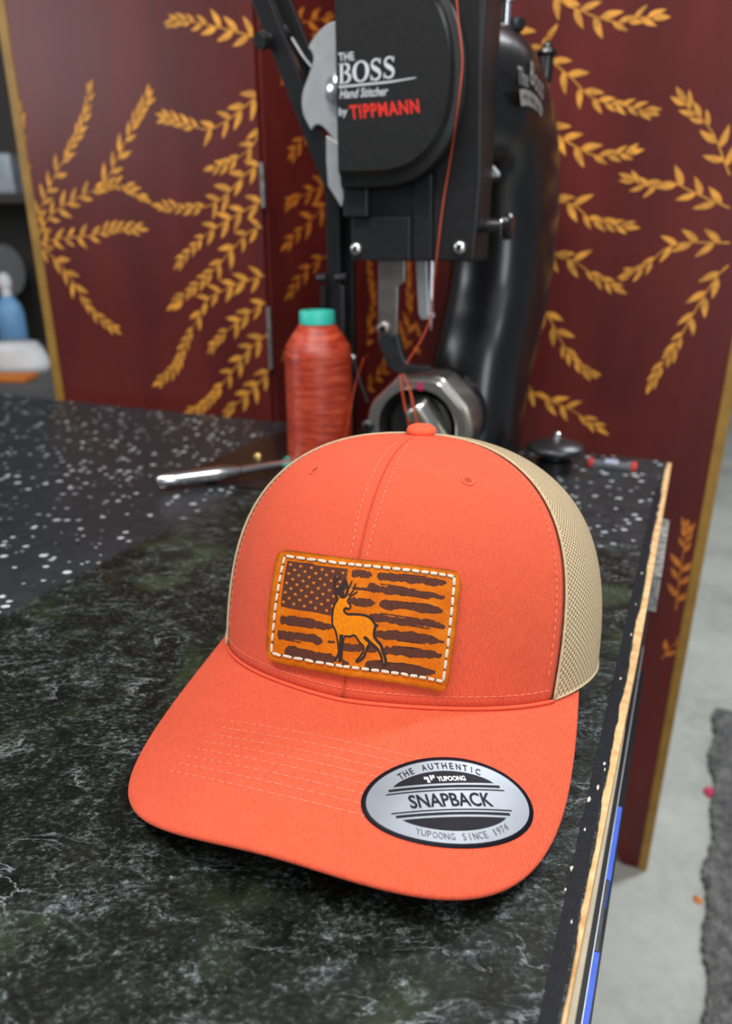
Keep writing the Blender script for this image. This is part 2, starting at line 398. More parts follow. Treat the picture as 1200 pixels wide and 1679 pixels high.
# 2D shapes: lists of (verts2d, faces)
class Flat2:
    def __init__(s): s.v = []; s.f = []
    def poly(s, pts):
        b = len(s.v); s.v += [tuple(p) for p in pts]
        for t in tessellate_polygon([[Vector((p[0], p[1], 0)) for p in pts]]): s.f.append(tuple(b+i for i in t))
        return s
    def ribbon(s, pts, wd, closed=False):
        """wd: a width or one per point"""
        n = len(pts); b = len(s.v)
        for i, p in enumerate(pts):
            q0 = pts[(i-1) % n] if closed else pts[max(i-1, 0)]; q1 = pts[(i+1) % n] if closed else pts[min(i+1, n-1)]
            d = Vector((q1[0]-q0[0], q1[1]-q0[1])); d = d.normalized() if d.length > 0 else Vector((1, 0))
            h = (wd[i] if isinstance(wd, (list, tuple)) else wd)/2
            s.v += [(p[0]-d.y*h, p[1]+d.x*h), (p[0]+d.y*h, p[1]-d.x*h)]
        for i in range(n if closed else n-1):
            j = (i+1) % n; s.f.append((b+2*i, b+2*i+1, b+2*j+1, b+2*j))
        return s
    def add(s, o, fn=lambda x, y: (x, y)):
        b = len(s.v); s.v += [fn(*p) for p in o.v]; s.f += [tuple(b+i for i in t) for t in o.f]; return s
    def cut(s, step):
        """slice along X and Y so that the shape can follow a curved surface"""
        bm = bmesh.new(); vs = [bm.verts.new((x, y, 0)) for x, y in s.v]
        for t in s.f:
            try: bm.faces.new([vs[i] for i in t])
            except ValueError: pass
        for ax in (0, 1):
            lo = min(p[ax] for p in s.v); hi = max(p[ax] for p in s.v); k = lo+step
            while k < hi:
                no = (1, 0, 0) if ax == 0 else (0, 1, 0)
                bmesh.ops.bisect_plane(bm, geom=bm.verts[:]+bm.edges[:]+bm.faces[:], dist=1e-7, plane_co=(k, 0, 0) if ax == 0 else (0, k, 0), plane_no=no)
                k += step
        bm.verts.index_update(); o = Flat2(); o.v = [(v.co.x, v.co.y) for v in bm.verts]; o.f = [tuple(v.index for v in f.verts) for f in bm.faces]; bm.free(); return o
    def mesh(s, name, fn, mat, parent=None, uvfn=None, smooth=False):
        return mk(name, [fn(*p) for p in s.v], s.f, mat, parent, smooth, uvs=[uvfn(*p) for p in s.v] if uvfn else None)
def text2(body, bold=0.0, shear=0.0, spacing=1.0):
    """outline lettering as a flat mesh, scaled to width 1 and height 1"""
    cu = bpy.data.curves.new('t', 'FONT'); cu.body = body; cu.size = 1; cu.offset = bold; cu.shear = shear; cu.space_character = spacing; cu.resolution_u = 3
    cu.fill_mode = 'FRONT' if hasattr(cu, 'fill_mode') else cu.fill_mode
    o = bpy.data.objects.new('t', cu); COL.objects.link(o); bpy.context.view_layer.update()
    dg = bpy.context.evaluated_depsgraph_get(); me = bpy.data.meshes.new_from_object(o.evaluated_get(dg))
    r = Flat2(); r.v = [(v.co.x, v.co.y) for v in me.vertices]; r.f = [tuple(p.vertices) for p in me.polygons]
    bpy.data.objects.remove(o); bpy.data.curves.remove(cu); bpy.data.meshes.remove(me)
    if not r.v: return r
    x0 = min(p[0] for p in r.v); x1 = max(p[0] for p in r.v); y0 = min(p[1] for p in r.v); y1 = max(p[1] for p in r.v)
    r.aspect = (x1-x0)/(y1-y0); r.v = [((x-x0)/(x1-x0), (y-y0)/(y1-y0)) for x, y in r.v]
    return r

# ---------------------------------------------------------------- the setting
def struct(o): return tag(o, kind='structure')
struct(box('floor', WF, -4, 4, -2.5, 4.2, -0.05, 0, 'concrete'))
struct(box('wall_back', WF, -4, 4, 4.2, 4.3, 0, 2.8, 'wall'))

# ---------------------------------------------------------------- workbench
CR = Vector((0.331, 0.757)); EN = Vector((0.061, 0.153)); ED = (CR-EN).normalized(); EO = Vector((ED.y, -ED.x))   # right edge and its outward side
BD = Vector((-0.807, 0.324)).normalized()                                                                          # along the back edge, to the left
bench = empty('workbench', (0.0, 0.3, 0), 'workbench with black marbled laminate top and chipped plywood right edge', 'workbench')
def edge_pt(s, e): return EN + ED*s + EO*e          # s metres along the right edge from its near point, e outwards
S1 = (CR-EN).length; S0 = -0.55
BL = CR + BD*1.25; NL = EN + ED*S0 + BD*1.25
N = 420; rim = []; rnd = random.Random(3); jig = 0.0
for i in range(N+1):
    s = S0 + (S1-S0)*i/N
    if rnd.random() < 0.5: jig = max(-0.0007, min(0.0006, jig + rnd.uniform(-0.0005, 0.0005)))
    rim.append(edge_pt(s, -0.0004 + jig))
def slab(name, outline, z0, z1, mat, parent):
    n = len(outline); v = [Vector((p.x, p.y, z)) for z in (z1, z0) for p in outline]
    f = [tuple(range(n)), tuple(range(2*n-1, n-1, -1))] + [(i, i+n, (i+1) % n+n, (i+1) % n) for i in range(n)]
    return mk(name, v, f, mat, parent, False)
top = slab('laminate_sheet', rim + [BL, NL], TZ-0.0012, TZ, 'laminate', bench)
def eo(s): return 0.0009 + 0.0030*max(0, min(1, (s+0.02)/0.28))
ply = [edge_pt(S0+(S1-S0)*i/40, eo(S0+(S1-S0)*i/40)) for i in range(41)]
slab('plywood_board', ply + [BL - ED*0.002, NL + ED*0.002], TZ-0.019, TZ-0.0013, 'ply', bench)
tape = [edge_pt(s, -0.0011) for s in (S0+0.01, S1-0.10)] + [edge_pt(s, -0.0068) for s in (S1-0.10, S0+0.01)]
tape = [Vector(p) for p in tape]
slab('edge_tape', tape, TZ+0.00005, TZ+0.0003, 'tape', bench)
for s, e, r in ((0.112, -0.0032, 0.0009), (0.129, -0.0026, 0.0008), (0.125, -0.0020, 0.0006), (0.103, -0.0060, 0.0010), (0.084, -0.0050, 0.0006), (0.062, -0.0068, 0.0008), (0.051, -0.0074, 0.0005), (0.038, -0.003, 0.0005), (0.205, -0.0032, 0.0007), (0.257, -0.0022, 0.0008), (0.30, -0.003, 0.0006), (0.352, -0.0033, 0.0009)):
    pts = [edge_pt(s + r*rnd.uniform(0.7, 2.6)*cos(a*pi/4), e + r*0.8*rnd.uniform(0.5, 1.2)*sin(a*pi/4)) for a in range(8)]
    slab('paint_chip', pts, TZ+0.0003, TZ+0.0005, 'chip', bench)
def rail(name, s0, s1, e0, e1, z0, z1, mat):
    return slab(name, [edge_pt(s0, e0), edge_pt(s1, e0), edge_pt(s1, e1), edge_pt(s0, e1)], TZ+z0, TZ+z1, mat, bench)
rail('edge_batten', S0, 0.19, -0.03, 0.0033, -0.05, -0.0195, 'beige')
rail('frame_rail', S0, S1-0.03, -0.03, 0.0052, -0.075, -0.0505, 'black_plastic')
rail('steel_strip', S0, S1-0.28, -0.03, 0.0058, -0.08, -0.0755, 'steel_dull')
rail('blue_strip', S0, 0.098, -0.03, 0.0082, -0.10, -0.0805, 'blue')
rail('blue_strip', 0.142, 0.198, -0.03, 0.0082, -0.10, -0.0805, 'blue')
rail('frame_clamp', 0.0985, 0.1415, -0.03, 0.0075, -0.115, -0.0806, 'dark_steel')
rail('bottom_rail', S0, S1-0.25, -0.03, 0.0094, -0.135, -0.1155, 'black_plastic')
rail('worn_strip', 0.395, 0.53, -0.03, 0.0105, -0.05, -0.0196, 'worn')
for s, b in ((0.59, 0.03), (0.59, 1.15), (-0.45, 0.03), (-0.45, 1.15)):
    c = EN + ED*s + BD*b - EO*0.01
    slab('leg', [c + BD*x + ED*y for x, y in ((-0.02, -0.02), (0.02, -0.02), (0.02, 0.02), (-0.02, 0.02))], 0, TZ-0.1356 if b < 0.1 else TZ-0.0192, 'legs', bench)

# ---------------------------------------------------------------- the cap
H = {'cx': 0.0216, 'cy': 0.35777, 'yaw': 0.33952, 'a': 0.10557, 'b': 0.09577, 'Hh': 0.13369, 'pf': 3.21122, 'pb': 1.86695, 'q': 2.28945, 'phs': 1.00247, 'z0': 0.03962,
     'slope': 0.32062, 'curv': 3.28261, 'W': 0.09776, 'n': 2.80638, 'Wt': 0.01526, 'topy': 0.023, 'yoff': 0.1232, 'zback': 0.01566, 'flare': 0.02968, 'roll': 0.03335,
     'pitch': -0.1385, 'dph': 0.21965, 'be': 1.73815, 'yb': 0.01774, 'we': 1.52154}
PHS = H['phs']
sgp = lambda s, e: math.copysign(abs(s)**e, s)
def h2w(x, y, z):
    c, s = cos(H['yaw']), sin(H['yaw'])
    return Vector((H['cx']+c*x+s*y, H['cy']-s*x+c*y, TZ + z + H['roll']*x + H['pitch']*y))
def basexy(ph):
    s, c = sin(ph), cos(ph); e = 2/(H['be'] if c > 0 else 2.15)
    return H['a']*sgp(s, e), -(H['b'] if c > 0 else 0.106)*sgp(c, e)
def brimz(x, y): return H['z0'] - H['slope']*(-y-H['b']*cos(PHS)) - H['curv']*x*x
def rimz(ph):
    x, y = basexy(ph)
    if abs(ph) <= PHS: return brimz(x, y)
    ze = brimz(*basexy(PHS)); t = min(1, (abs(ph)-PHS)/(pi-PHS)); k = (1-t)**1.3
    return ze*k + H['zback']*(1-k)
def crown(ph, t, off=0.0):
    if off:
        e = 0.004; p = crown(ph, t); t2 = min(t, 0.985)
        n = (crown(ph+e, t2)-crown(ph-e, t2)).cross(crown(ph, t2+e)-crown(ph, max(0, t2-e))).normalized()
        return p + n*off
    x, y = basexy(ph); fr = 0.5+0.5*cos(ph); pe = H['pf']*fr + H['pb']*(1-fr); th = t*pi/2
    rho = max(0, cos(th))**(2/pe)*(1+H['flare']*sin(2*th)**2); ze = sin(th)**(2/H['q']); zr = rimz(ph)
    # the two front panels meet in a slightly sunken centre seam
    return h2w(x*rho, y*rho + H['topy']*ze, zr + (H['Hh']-zr)*ze)
cap = empty('trucker_cap', (H['cx'], H['cy'], TZ), 'coral trucker cap with khaki mesh back and leather flag patch on the workbench', 'cap')
def crown_panel(name, pa, pb_, mat, parent=cap, nu=40, nv=56, off=0.0, seam=0.0, thick=0.0011):
    """panel between the meridians pa(t) and pb_(t)"""
    v, f, uv = [], [], []
    for j in range(nv+1):
        t = (j/nv)*0.995
        for i in range(nu+1):
            k = i/nu; ph = pa(t)*(1-k) + pb_(t)*k
            d = min(k, 1-k)*abs(pb_(0)-pa(0))*0.1
            v.append(crown(ph, t, off + 1e-5 - (seam*math.exp(-(d/0.0022)**2) if seam else 0))); uv.append((ph*0.1, t*0.17))
    for j in range(nv):
        for i in range(nu):
            a = j*(nu+1)+i; f.append((a, a+1, a+nu+2, a+nu+1))
    o = mk(name, v, f, mat, parent, True, uv)
    if thick:
        s = o.modifiers.new('thick', 'SOLIDIFY'); s.thickness = thick; s.offset = -1
    return o
bs = lambda t: PHS + H['dph']*t
zero = lambda t: 0.0
fl = crown_panel('front_panel', lambda t: -bs(t), zero, 'twill_crown', seam=0.0007)
fr_ = crown_panel('front_panel', zero, bs, 'twill_crown', seam=0.0007)
for sg in (1, -1):
    a = lambda t, sg=sg: sg*bs(t); m_ = lambda t, sg=sg: sg*2.18; c = lambda t, sg=sg: sg*pi
    crown_panel('mesh_panel', *((a, m_) if sg > 0 else (m_, a)), 'mesh', thick=0)
    crown_panel('mesh_panel', *((m_, c) if sg > 0 else (c, m_)), 'mesh', thick=0)
    # rolled binding between cotton front and mesh
    tube('seam_binding', [crown(sg*(bs(t)+0.006), t, 0.0003) for t in [i/60*0.985 for i in range(61)]], 0.0007, 'khaki', cap, 6)
rb = [crown(PHS+(2*pi-2*PHS)*i/80, 0.0, 0.0) + Vector((0, 0, 0.0008)) for i in range(81)]
tube('rim_binding', rb, 0.0006, 'khaki', cap, 6)
def stitchline(name, fn, length, parent, dash=0.0026, gap=0.0009, r=0.00022, mat='coral_thread'):
    """dashes along the curve fn(0..1)"""
    n = max(2, int(length/(dash+gap))); vv, ff = [], []
    for i in range(n):
        p = [fn((i+k*dash/(dash+gap))/n) for k in (0, 0.5, 1)]
        d = (p[2]-p[0]).normalized(); a = d.cross(Vector((0.2, -0.6, 0.8))).normalized(); b = a.cross(d)
        base = len(vv)
        for q in p:
            vv += [q+a*r, q+b*r*0.9, q-a*r, q-b*r*0.9]
        for k in range(2):
            for j in range(4): ff.append((base+k*4+j, base+k*4+(j+1) % 4, base+k*4+4+(j+1) % 4, base+k*4+4+j))
        ff += [(base+3, base+2, base+1, base), (base+8, base+9, base+10, base+11)]
    return mk(name, vv, ff, mat, parent, True)
for sg, pnl in ((-1, fl), (1, fr_)):
    stitchline('topstitching', lambda k, sg=sg: crown(sg*0.055*(1+1.2*k), 0.345+0.55*k, 0.0002), 0.09, pnl)
    stitchline('topstitching', lambda k, sg=sg: crown(sg*(bs(0.05+0.9*k)-0.055-0.03*k), 0.05+0.9*k, 0.0002), 0.15, pnl)
    stitchline('topstitching', lambda k, sg=sg: crown(sg*(0.02+0.96*PHS*k), 0.022, 0.0002), 0.10, pnl)
# eyelets
for i, (ph, t) in enumerate(((-0.6348, 0.6458), (0.6201, 0.6521))):
    c = crown(ph, t); n = (crown(ph, t, 0.01)-c).normalized(); a = n.orthogonal().normalized(); b = n.cross(a)
    v, f = [], []
    for k in range(28):
        tt = 2*pi*k/28; rad = a*cos(tt)+b*sin(tt); rr = 0.0024*(1+0.05*(k % 2))
        for j in range(8):
            s = 2*pi*j/8; v.append(c + rad*(rr+0.0009*cos(s)) + n*(0.0001+0.0004*sin(s)))
    for k in range(28):
        for j in range(8): f.append((k*8+j, ((k+1) % 28)*8+j, ((k+1) % 28)*8+(j+1) % 8, k*8+(j+1) % 8))
    e = mk('eyelet', v, f, 'coral_plain', cap)
    lathe('eyelet_hole', c + n*0.00005, n, [(0.0017, 0), (0.0017, 0.0002)], 'coral_dark', e, 16)
# button
bt = crown(0, 0.999) + Vector((0.0012, 0, 0.0006))
lathe('button', bt, (0.02, -0.06, 1), [(0.0068, -0.0012), (0.0078, 0.0002), (0.0081, 0.0016), (0.0076, 0.0029), (0.0062, 0.0037), (0.0035, 0.0042), (0.0, 0.0043)], 'coral_plain', cap, 36, ang=80)
# brim
def outline(th):
    e = 2/H['n']; c, s = cos(th), sin(th); sx = sgp(c, e); sy = max(0, s)**e; ys = basexy(PHS)[1]
    return sx*(H['W']+H['Wt']*sy**H['we']), ys + H['yb'] - sy*(H['yoff']+H['yb'])
def brim_xy(u, v):
    """u -1..1 across, v 0..1 seam to outer edge"""
    ph = u*PHS; th = pi/2*(1-u)
    # even out the corner sampling
    xi, yi = basexy(ph); xo, yo = outline(th)
    return xi+(xo-xi)*v, yi+(yo-yi)*v
def bp(x, y, off=0.0):
    z = brimz(x, y); n = Vector((2*H['curv']*x, -H['slope'], 1)).normalized()
    return h2w(x+n.x*off, y+n.y*off, z+n.z*off)
nu, nv = 160, 44; v, f, uv = [], [], []
rows = [(k/nv, 0.0, 0.0) for k in range(nv+1)] + [(1, 0.0009, -0.0005), (1, 0.0013, -0.0017), (1, 0.0009, -0.0029), (1, 0.0, -0.0034)] + [(1-k/12, 0.0, -0.0034) for k in range(1, 13)]
for vv_, outw, off in rows:
    for i in range(nu+1):
        u = -1+2*i/nu; x, y = brim_xy(u, vv_)
        if outw:
            x0, y0 = brim_xy(u, 0.97); d = Vector((x-x0, y-y0)).normalized(); x += d.x*outw; y += d.y*outw
        v.append(bp(x, y, off)); uv.append((x, y))
W1 = nu+1
for j in range(len(rows)-1):
    for i in range(nu): a = j*W1+i; f.append((a, a+W1, a+W1+1, a+1))
brim = mk('brim', v, f, 'twill_brim', cap, True, uv)
# rolled seam where the brim meets the crown, and the row of stitches above it
tube('brim_seam', [crown(PHS*(-1+2*i/100), 0.0, 0.0004) + Vector((0, 0, 0.0006)) for i in range(101)], 0.0009, 'coral_plain', cap, 8)
for k in range(8):
    dl_ = 0.053 - 0.0044*k; xl = 0.050 + 0.0022*k
    def fn(t, dl_=dl_, xl=xl):
        x = -xl + (xl+0.055)*t; return bp(x, -0.170 + 2.55*x*x + dl_, 0.0001)
    stitchline('stitch_row', fn, 0.11, brim, dash=0.0036, gap=0.0007, r=0.0002)

# leather patch: unit square (s to the right, t downwards) laid on the crown
TLc, TRc, BRc, BLc = (-0.5452, 0.3423), (0.5306, 0.3344), (0.4953, 0.0286), (-0.5085, 0.0342)
def patch_pt(s, t, off):
    s = 0.5+(s-0.5)*0.937; t = 0.5+(t-0.5)*0.985+0.006; q = 4*s*(1-s)
    b = [(TLc[k]*(1-s)+TRc[k]*s)*(1-t) + (BLc[k]*(1-s)+BRc[k]*s)*t for k in (0, 1)]
    return crown(b[0] + 0.09*q, b[1] + 0.022*q, off)
def homog(src):
    """photo pixel -> unit square of the patch (solves the 8 unknowns)"""
    dst = [(0, 0), (1, 0), (1, 1), (0, 1)]; A = []
    for (x, y), (X, Y) in zip(src, dst):
        A.append([x, y, 1, 0, 0, 0, -X*x, -X*y, X]); A.append([0, 0, 0, x, y, 1, -Y*x, -Y*y, Y])
    for c in range(8):
        p = max(range(c, 8), key=lambda r: abs(A[r][c])); A[c], A[p] = A[p], A[c]
        A[c] = [a/A[c][c] for a in A[c]]
        for r in range(8):
            if r != c: k = A[r][c]; A[r] = [a-k*b for a, b in zip(A[r], A[c])]
    h = [A[r][8] for r in range(8)]
    return lambda x, y: ((h[0]*x+h[1]*y+h[2])/(h[6]*x+h[7]*y+1), (h[3]*x+h[4]*y+h[5])/(h[6]*x+h[7]*y+1))
HM = homog([(455, 898), (762, 938), (738, 1137), (434, 1080)])
OFF0, THK = 0.0004, 0.0023
patch_out = []
rs, rt = 0.055, 0.092
for cx, cy, a0 in ((1-rs, rt, -90), (1-rs, 1-rt, 0), (rs, 1-rt, 90), (rs, rt, 180)):
    for k in range(9): a = R(a0+90*k/8); patch_out.append((cx+rs*cos(a), cy+rt*sin(a)))
po = Flat2().poly(patch_out).cut(0.06)
# top face grid, then a rim strip all around
v = [patch_pt(*p, OFF0+THK) for p in po.v]; uv = [tuple(p) for p in po.v]; f = [tuple(reversed(t)) for t in po.f]
patch = mk('leather_patch', v, f, 'leather', cap, True, uv)
bm = bmesh.new(); bm.from_mesh(patch.data); bmesh.ops.remove_doubles(bm, verts=bm.verts[:], dist=1e-6); bm.to_mesh(patch.data); bm.free()
dense = []
for i, p in enumerate(patch_out):
    q = patch_out[(i+1) % len(patch_out)]; n = max(1, int(math.hypot(q[0]-p[0], q[1]-p[1])/0.03))
    dense += [(p[0]+(q[0]-p[0])*k/n, p[1]+(q[1]-p[1])*k/n) for k in range(n)]
v, f = [], []; n = len(dense)
for sc, off in ((0.994, OFF0+THK+0.00003), (1.004, OFF0+THK-0.0005), (1.006, OFF0+THK*0.4), (1.0, OFF0-0.0002)):
    v += [patch_pt(0.5+(p[0]-0.5)*sc, 0.5+(p[1]-0.5)*(1+(sc-1)*1.6), off) for p in dense]
for k in range(3):
    for i in range(n): j = (i+1) % n; f.append((k*n+i, k*n+j, (k+1)*n+j, (k+1)*n+i))
mk('burnished_edge', v, f, 'leather_edge', patch, True)
def pfn(lift): return lambda x, y: patch_pt(*HM(x, y), OFF0+THK+lift)
def ragged(pts, wd, seed, taper=0.5, teeth=True):
    """brush-like bar along pts with torn edges and ends; pts in photo pixels"""
    rn = random.Random(seed); P = catmull([(x, y, 0) for x, y in pts], 14); n = len(P); up, dn = [], []
    a = b = 0
    for i, p in enumerate(P):
        t = i/(n-1); d = (P[min(i+1, n-1)]-P[max(i-1, 0)]).normalized(); nn = Vector((-d.y, d.x, 0))
        a = a*0.6 + rn.uniform(-1, 1)*wd*0.12; b = b*0.6 + rn.uniform(-1, 1)*wd*0.12
        env = min(1, 0.45+t*9)*min(1, 0.18+(1-t)*4.5)
        up.append(p + nn*(wd/2*env+a) + d*rn.uniform(-1, 1)*0.4); dn.append(p - nn*(wd/2*env+b) + d*rn.uniform(-1, 1)*0.4)
    return [(q.x, q.y) for q in up] + [(q.x, q.y) for q in reversed(dn)]
flag = Flat2()
C2 = lambda x, y: (460+0.1*x, 910+0.1*y)
C3 = lambda x, y: (420+0.3*x, 880+0.3*y)
C5 = lambda x, y: (560+x/6, 920+y/6)
flag.poly([C2(*p) for p in ((110, 95), (300, 118), (470, 125), (520, 155), (760, 185), (1015, 215), (1005, 330), (960, 700), (900, 1015), (755, 1005), (620, 975), (480, 945), (330, 930), (170, 905), (20, 870), (45, 640), (70, 400))])
bars = [(C5, ((60, 115), (180, 130), (285, 140)), 70), (C5, ((330, 150), (560, 185), (800, 210), (1030, 235)), 78), (C5, ((75, 268), (200, 290), (330, 305)), 26), (C5, ((240, 262), (330, 290), (600, 325), (1000, 385)), 80),
        (C5, ((40, 402), (180, 420), (310, 442)), 74), (C5, ((350, 448), (550, 470), (980, 518)), 80), (C5, ((250, 560), (500, 610), (760, 640), (1010, 690)), 78), (C5, ((310, 735), (600, 770), (1000, 830)), 84),
        (C5, ((380, 890), (600, 920), (980, 962)), 82), (C5, ((-60, 830), (60, 850), (185, 872)), 66), (C5, ((200, 862), (260, 875), (330, 892)), 60), (C5, ((200, 1025), (500, 1060), (910, 1118)), 88),
        (C3, ((135, 455), (250, 475), (392, 498)), 44), (C3, ((118, 535), (230, 550), (335, 570)), 44), (C3, ((148, 618), (280, 640), (410, 664)), 46), (C3, ((440, 676), (490, 690)), 24), (C3, ((362, 570), (402, 575)), 12)]
for i, (cv, pts, wd) in enumerate(bars):
    sc = math.hypot(cv(1, 0)[0]-cv(0, 0)[0], cv(1, 0)[1]-cv(0, 0)[1])
    flag.poly(ragged([cv(*p) for p in pts], wd*sc, 40+i))
    for k in range(2):     # loose dry-brush hairs beside each bar
        rn = random.Random(i*9+k); a = [Vector(cv(*pts[0])), Vector(cv(*pts[-1]))]; t0 = rn.uniform(0.1, 0.5); t1 = t0+rn.uniform(0.3, 0.5)
        o_ = Vector((0, wd*sc*rn.choice((-0.5, 0.5))))
        flag.poly(ragged([tuple(a[0].lerp(a[1], t0)+o_), tuple(a[0].lerp(a[1], t1)+o_)], wd*sc*0.16, 90+i*3+k))
flag.cut(3.0).mesh('flag_print', pfn(0.00006), 'print', patch)
stars = Flat2()
for x, y in ((160, 160), (310, 185), (465, 207), (620, 232), (780, 258), (940, 285), (225, 252), (372, 277), (530, 300), (685, 325), (140, 320), (287, 345), (437, 370), (595, 395), (755, 422), (200, 415), (350, 440), (500, 465), (660, 490),
             (110, 480), (262, 505), (412, 530), (568, 555), (730, 585), (175, 573), (325, 600), (475, 625), (635, 652), (795, 685), (90, 640), (238, 668), (390, 693), (547, 722), (707, 753), (148, 735), (300, 760), (455, 788), (612, 818), (775, 848),
             (63, 800), (212, 828), (363, 857), (523, 885), (685, 920), (895, 440), (840, 350), (850, 520)):
    c = C2(x, y); stars.poly([(c[0]+(3.4 if k % 2 == 0 else 1.5)*sin(2*pi*k/10+0.15), c[1]-(3.4 if k % 2 == 0 else 1.5)*cos(2*pi*k/10+0.15)) for k in range(10)])
stars.mesh('flag_stars', pfn(0.00012), 'star', patch)
DD = lambda x, y: (530+0.1072*x, 930+0.1072*y)
deer = [(150, 505), (105, 590), (80, 700), (72, 800), (80, 890), (115, 985), (138, 1100), (152, 1250), (150, 1300), (95, 1390), (150, 1420), (190, 1415), (205, 1330), (218, 1230), (255, 1068), (360, 1066), (445, 1056), (510, 1150), (572, 1220), (572, 1285), (515, 1380), (455, 1430), (520, 1420),
        (585, 1360), (640, 1230), (665, 1200), (640, 1150), (595, 1090), (690, 1178), (790, 1280), (838, 1390), (858, 1500), (872, 1525), (902, 1490), (885, 1390), (858, 1300), (835, 1220), (768, 1140), (740, 1075), (745, 1000), (762, 925), (742, 880), (705, 828), (640, 780), (560, 755), (420, 742), (330, 735), (278, 708), (252, 672), (272, 645),
        (345, 652), (376, 610), (350, 578), (312, 530), (345, 485), (360, 455), (300, 470), (235, 480), (185, 480), (160, 440), (130, 430)]
Flat2().poly([DD(*p) for p in deer]).cut(4.0).mesh('deer_body', pfn(0.00018), 'deer_fill', patch)
dl = Flat2()
def stroke(pts, wd, w2=None):
    P = catmull([(*DD(*p), 0) for p in pts], 6); w2 = w2 or wd; n = len(P)
    dl.ribbon([(p.x, p.y) for p in P], [(wd+(w2-wd)*i/(n-1))*0.125 for i in range(n)])
for pts, w1, w2 in (([(120, 370), (115, 430), (150, 500), (100, 590), (75, 700), (65, 800), (72, 890), (110, 970), (130, 1060), (145, 1160), (155, 1260)], 20, 26), ([(155, 1250), (150, 1300), (110, 1370), (85, 1395)], 26, 36),
        ([(160, 1320), (170, 1380), (150, 1420)], 50, 40), ([(205, 1030), (195, 1150), (185, 1250), (165, 1340)], 62, 44), ([(255, 1070), (235, 1140), (215, 1230), (205, 1330), (195, 1410)], 24, 30),
        ([(255, 1070), (275, 1055), (360, 1068), (440, 1055), (480, 1100), (520, 1160), (575, 1220), (578, 1280), (530, 1360), (455, 1430)], 24, 26), ([(455, 1435), (520, 1420), (580, 1370), (600, 1320)], 36, 36),
        ([(590, 1350), (640, 1230), (670, 1200), (650, 1140), (590, 1085)], 26, 40), ([(590, 1085), (640, 1140), (700, 1190), (790, 1280), (835, 1380), (855, 1480), (870, 1525)], 40, 24),
        ([(370, 455), (340, 490), (312, 530), (350, 580), (378, 610), (350, 650), (272, 640), (250, 672), (280, 712), (330, 735), (420, 740), (560, 755), (640, 780), (710, 830), (745, 890), (762, 930), (745, 1000), (740, 1080), (770, 1140), (835, 1220), (860, 1310), (890, 1400), (900, 1480), (875, 1525)], 26, 40),
        ([(745, 900), (795, 925), (755, 950)], 20, 20), ([(225, 470), (130, 370), (105, 290), (105, 190), (125, 115)], 44, 26), ([(118, 210), (190, 128)], 36, 18), ([(160, 350), (225, 265), (260, 190), (295, 270), (312, 320), (350, 290), (385, 208)], 40, 24),
        ([(262, 200), (250, 290), (240, 330)], 46, 30), ([(310, 310), (295, 400), (245, 470), (195, 440)], 40, 34), ([(180, 345), (240, 330), (310, 310)], 24, 24), ([(320, 440), (390, 400), (440, 340), (455, 262)], 22, 26), ([(360, 455), (430, 430), (495, 388)], 26, 20), ([(112, 380), (135, 440), (160, 495)], 22, 22), ([(180, 360), (215, 400), (230, 460)], 30, 40)):
    stroke(pts, w1, w2)
dl.mesh('deer_outline', pfn(0.00026), 'deer_line', patch)
# saddle stitches around the patch: every stitch is one piece
loop = [C3(*p) for p in ((158, 104), (1088, 222), (1026, 796), (82, 632))]
v, f = [], []; prof = ((-1.0, 0.25), (-0.85, 0.7), (-0.4, 0.98), (0.4, 0.98), (0.85, 0.7), (1.0, 0.25))
for x, r in prof:
    for k in range(6): v.append((x, r*cos(2*pi*k/6), r*sin(2*pi*k/6)))
for j in range(5):
    for k in range(6): f.append((j*6+k, j*6+(k+1) % 6, j*6+6+(k+1) % 6, j*6+6+k))
f += [(5, 4, 3, 2, 1, 0), (30, 31, 32, 33, 34, 35)]
sm = bpy.data.meshes.new('stitch'); sm.from_pydata(v, [], f); sm.update(); sm.materials.append(M['cream_thread'])
for p in sm.polygons: p.use_smooth = True
holes = Flat2()
for side, cnt in zip(range(4), (18, 10, 18, 10)):
    p, q = Vector(loop[side]), Vector(loop[(side+1) % 4])
    for k in range(cnt):
        a, b = p.lerp(q, (k+0.06)/cnt), p.lerp(q, (k+0.94)/cnt)
        A, B = pfn(0.0004)(*a), pfn(0.0004)(*b); mid = pfn(0.0004)(*((a+b)/2)); nrm = (pfn(0.01)(*((a+b)/2))-mid).normalized()
        d = (B-A); L = d.length/2*rnd.uniform(0.93, 1.0); d.normalize(); d = (d + nrm.cross(d)*rnd.uniform(-0.09, 0.09)).normalized(); sd = nrm.cross(d)
        o = bpy.data.objects.new('stitch', sm); COL.objects.link(o); o.parent = patch
        mt = Matrix((d, sd, nrm)).transposed().to_4x4() @ Matrix.Diagonal((L, 0.00078, 0.0006, 1))
        mt.translation = mid - worldloc(patch); o.matrix_local = mt
        c = p.lerp(q, k/cnt); holes.poly([(c.x+1.5*cos(2*pi*j/8), c.y+1.5*sin(2*pi*j/8)) for j in range(8)])
holes.mesh('stitch_holes', pfn(0.0001), 'stitch_hole', patch)

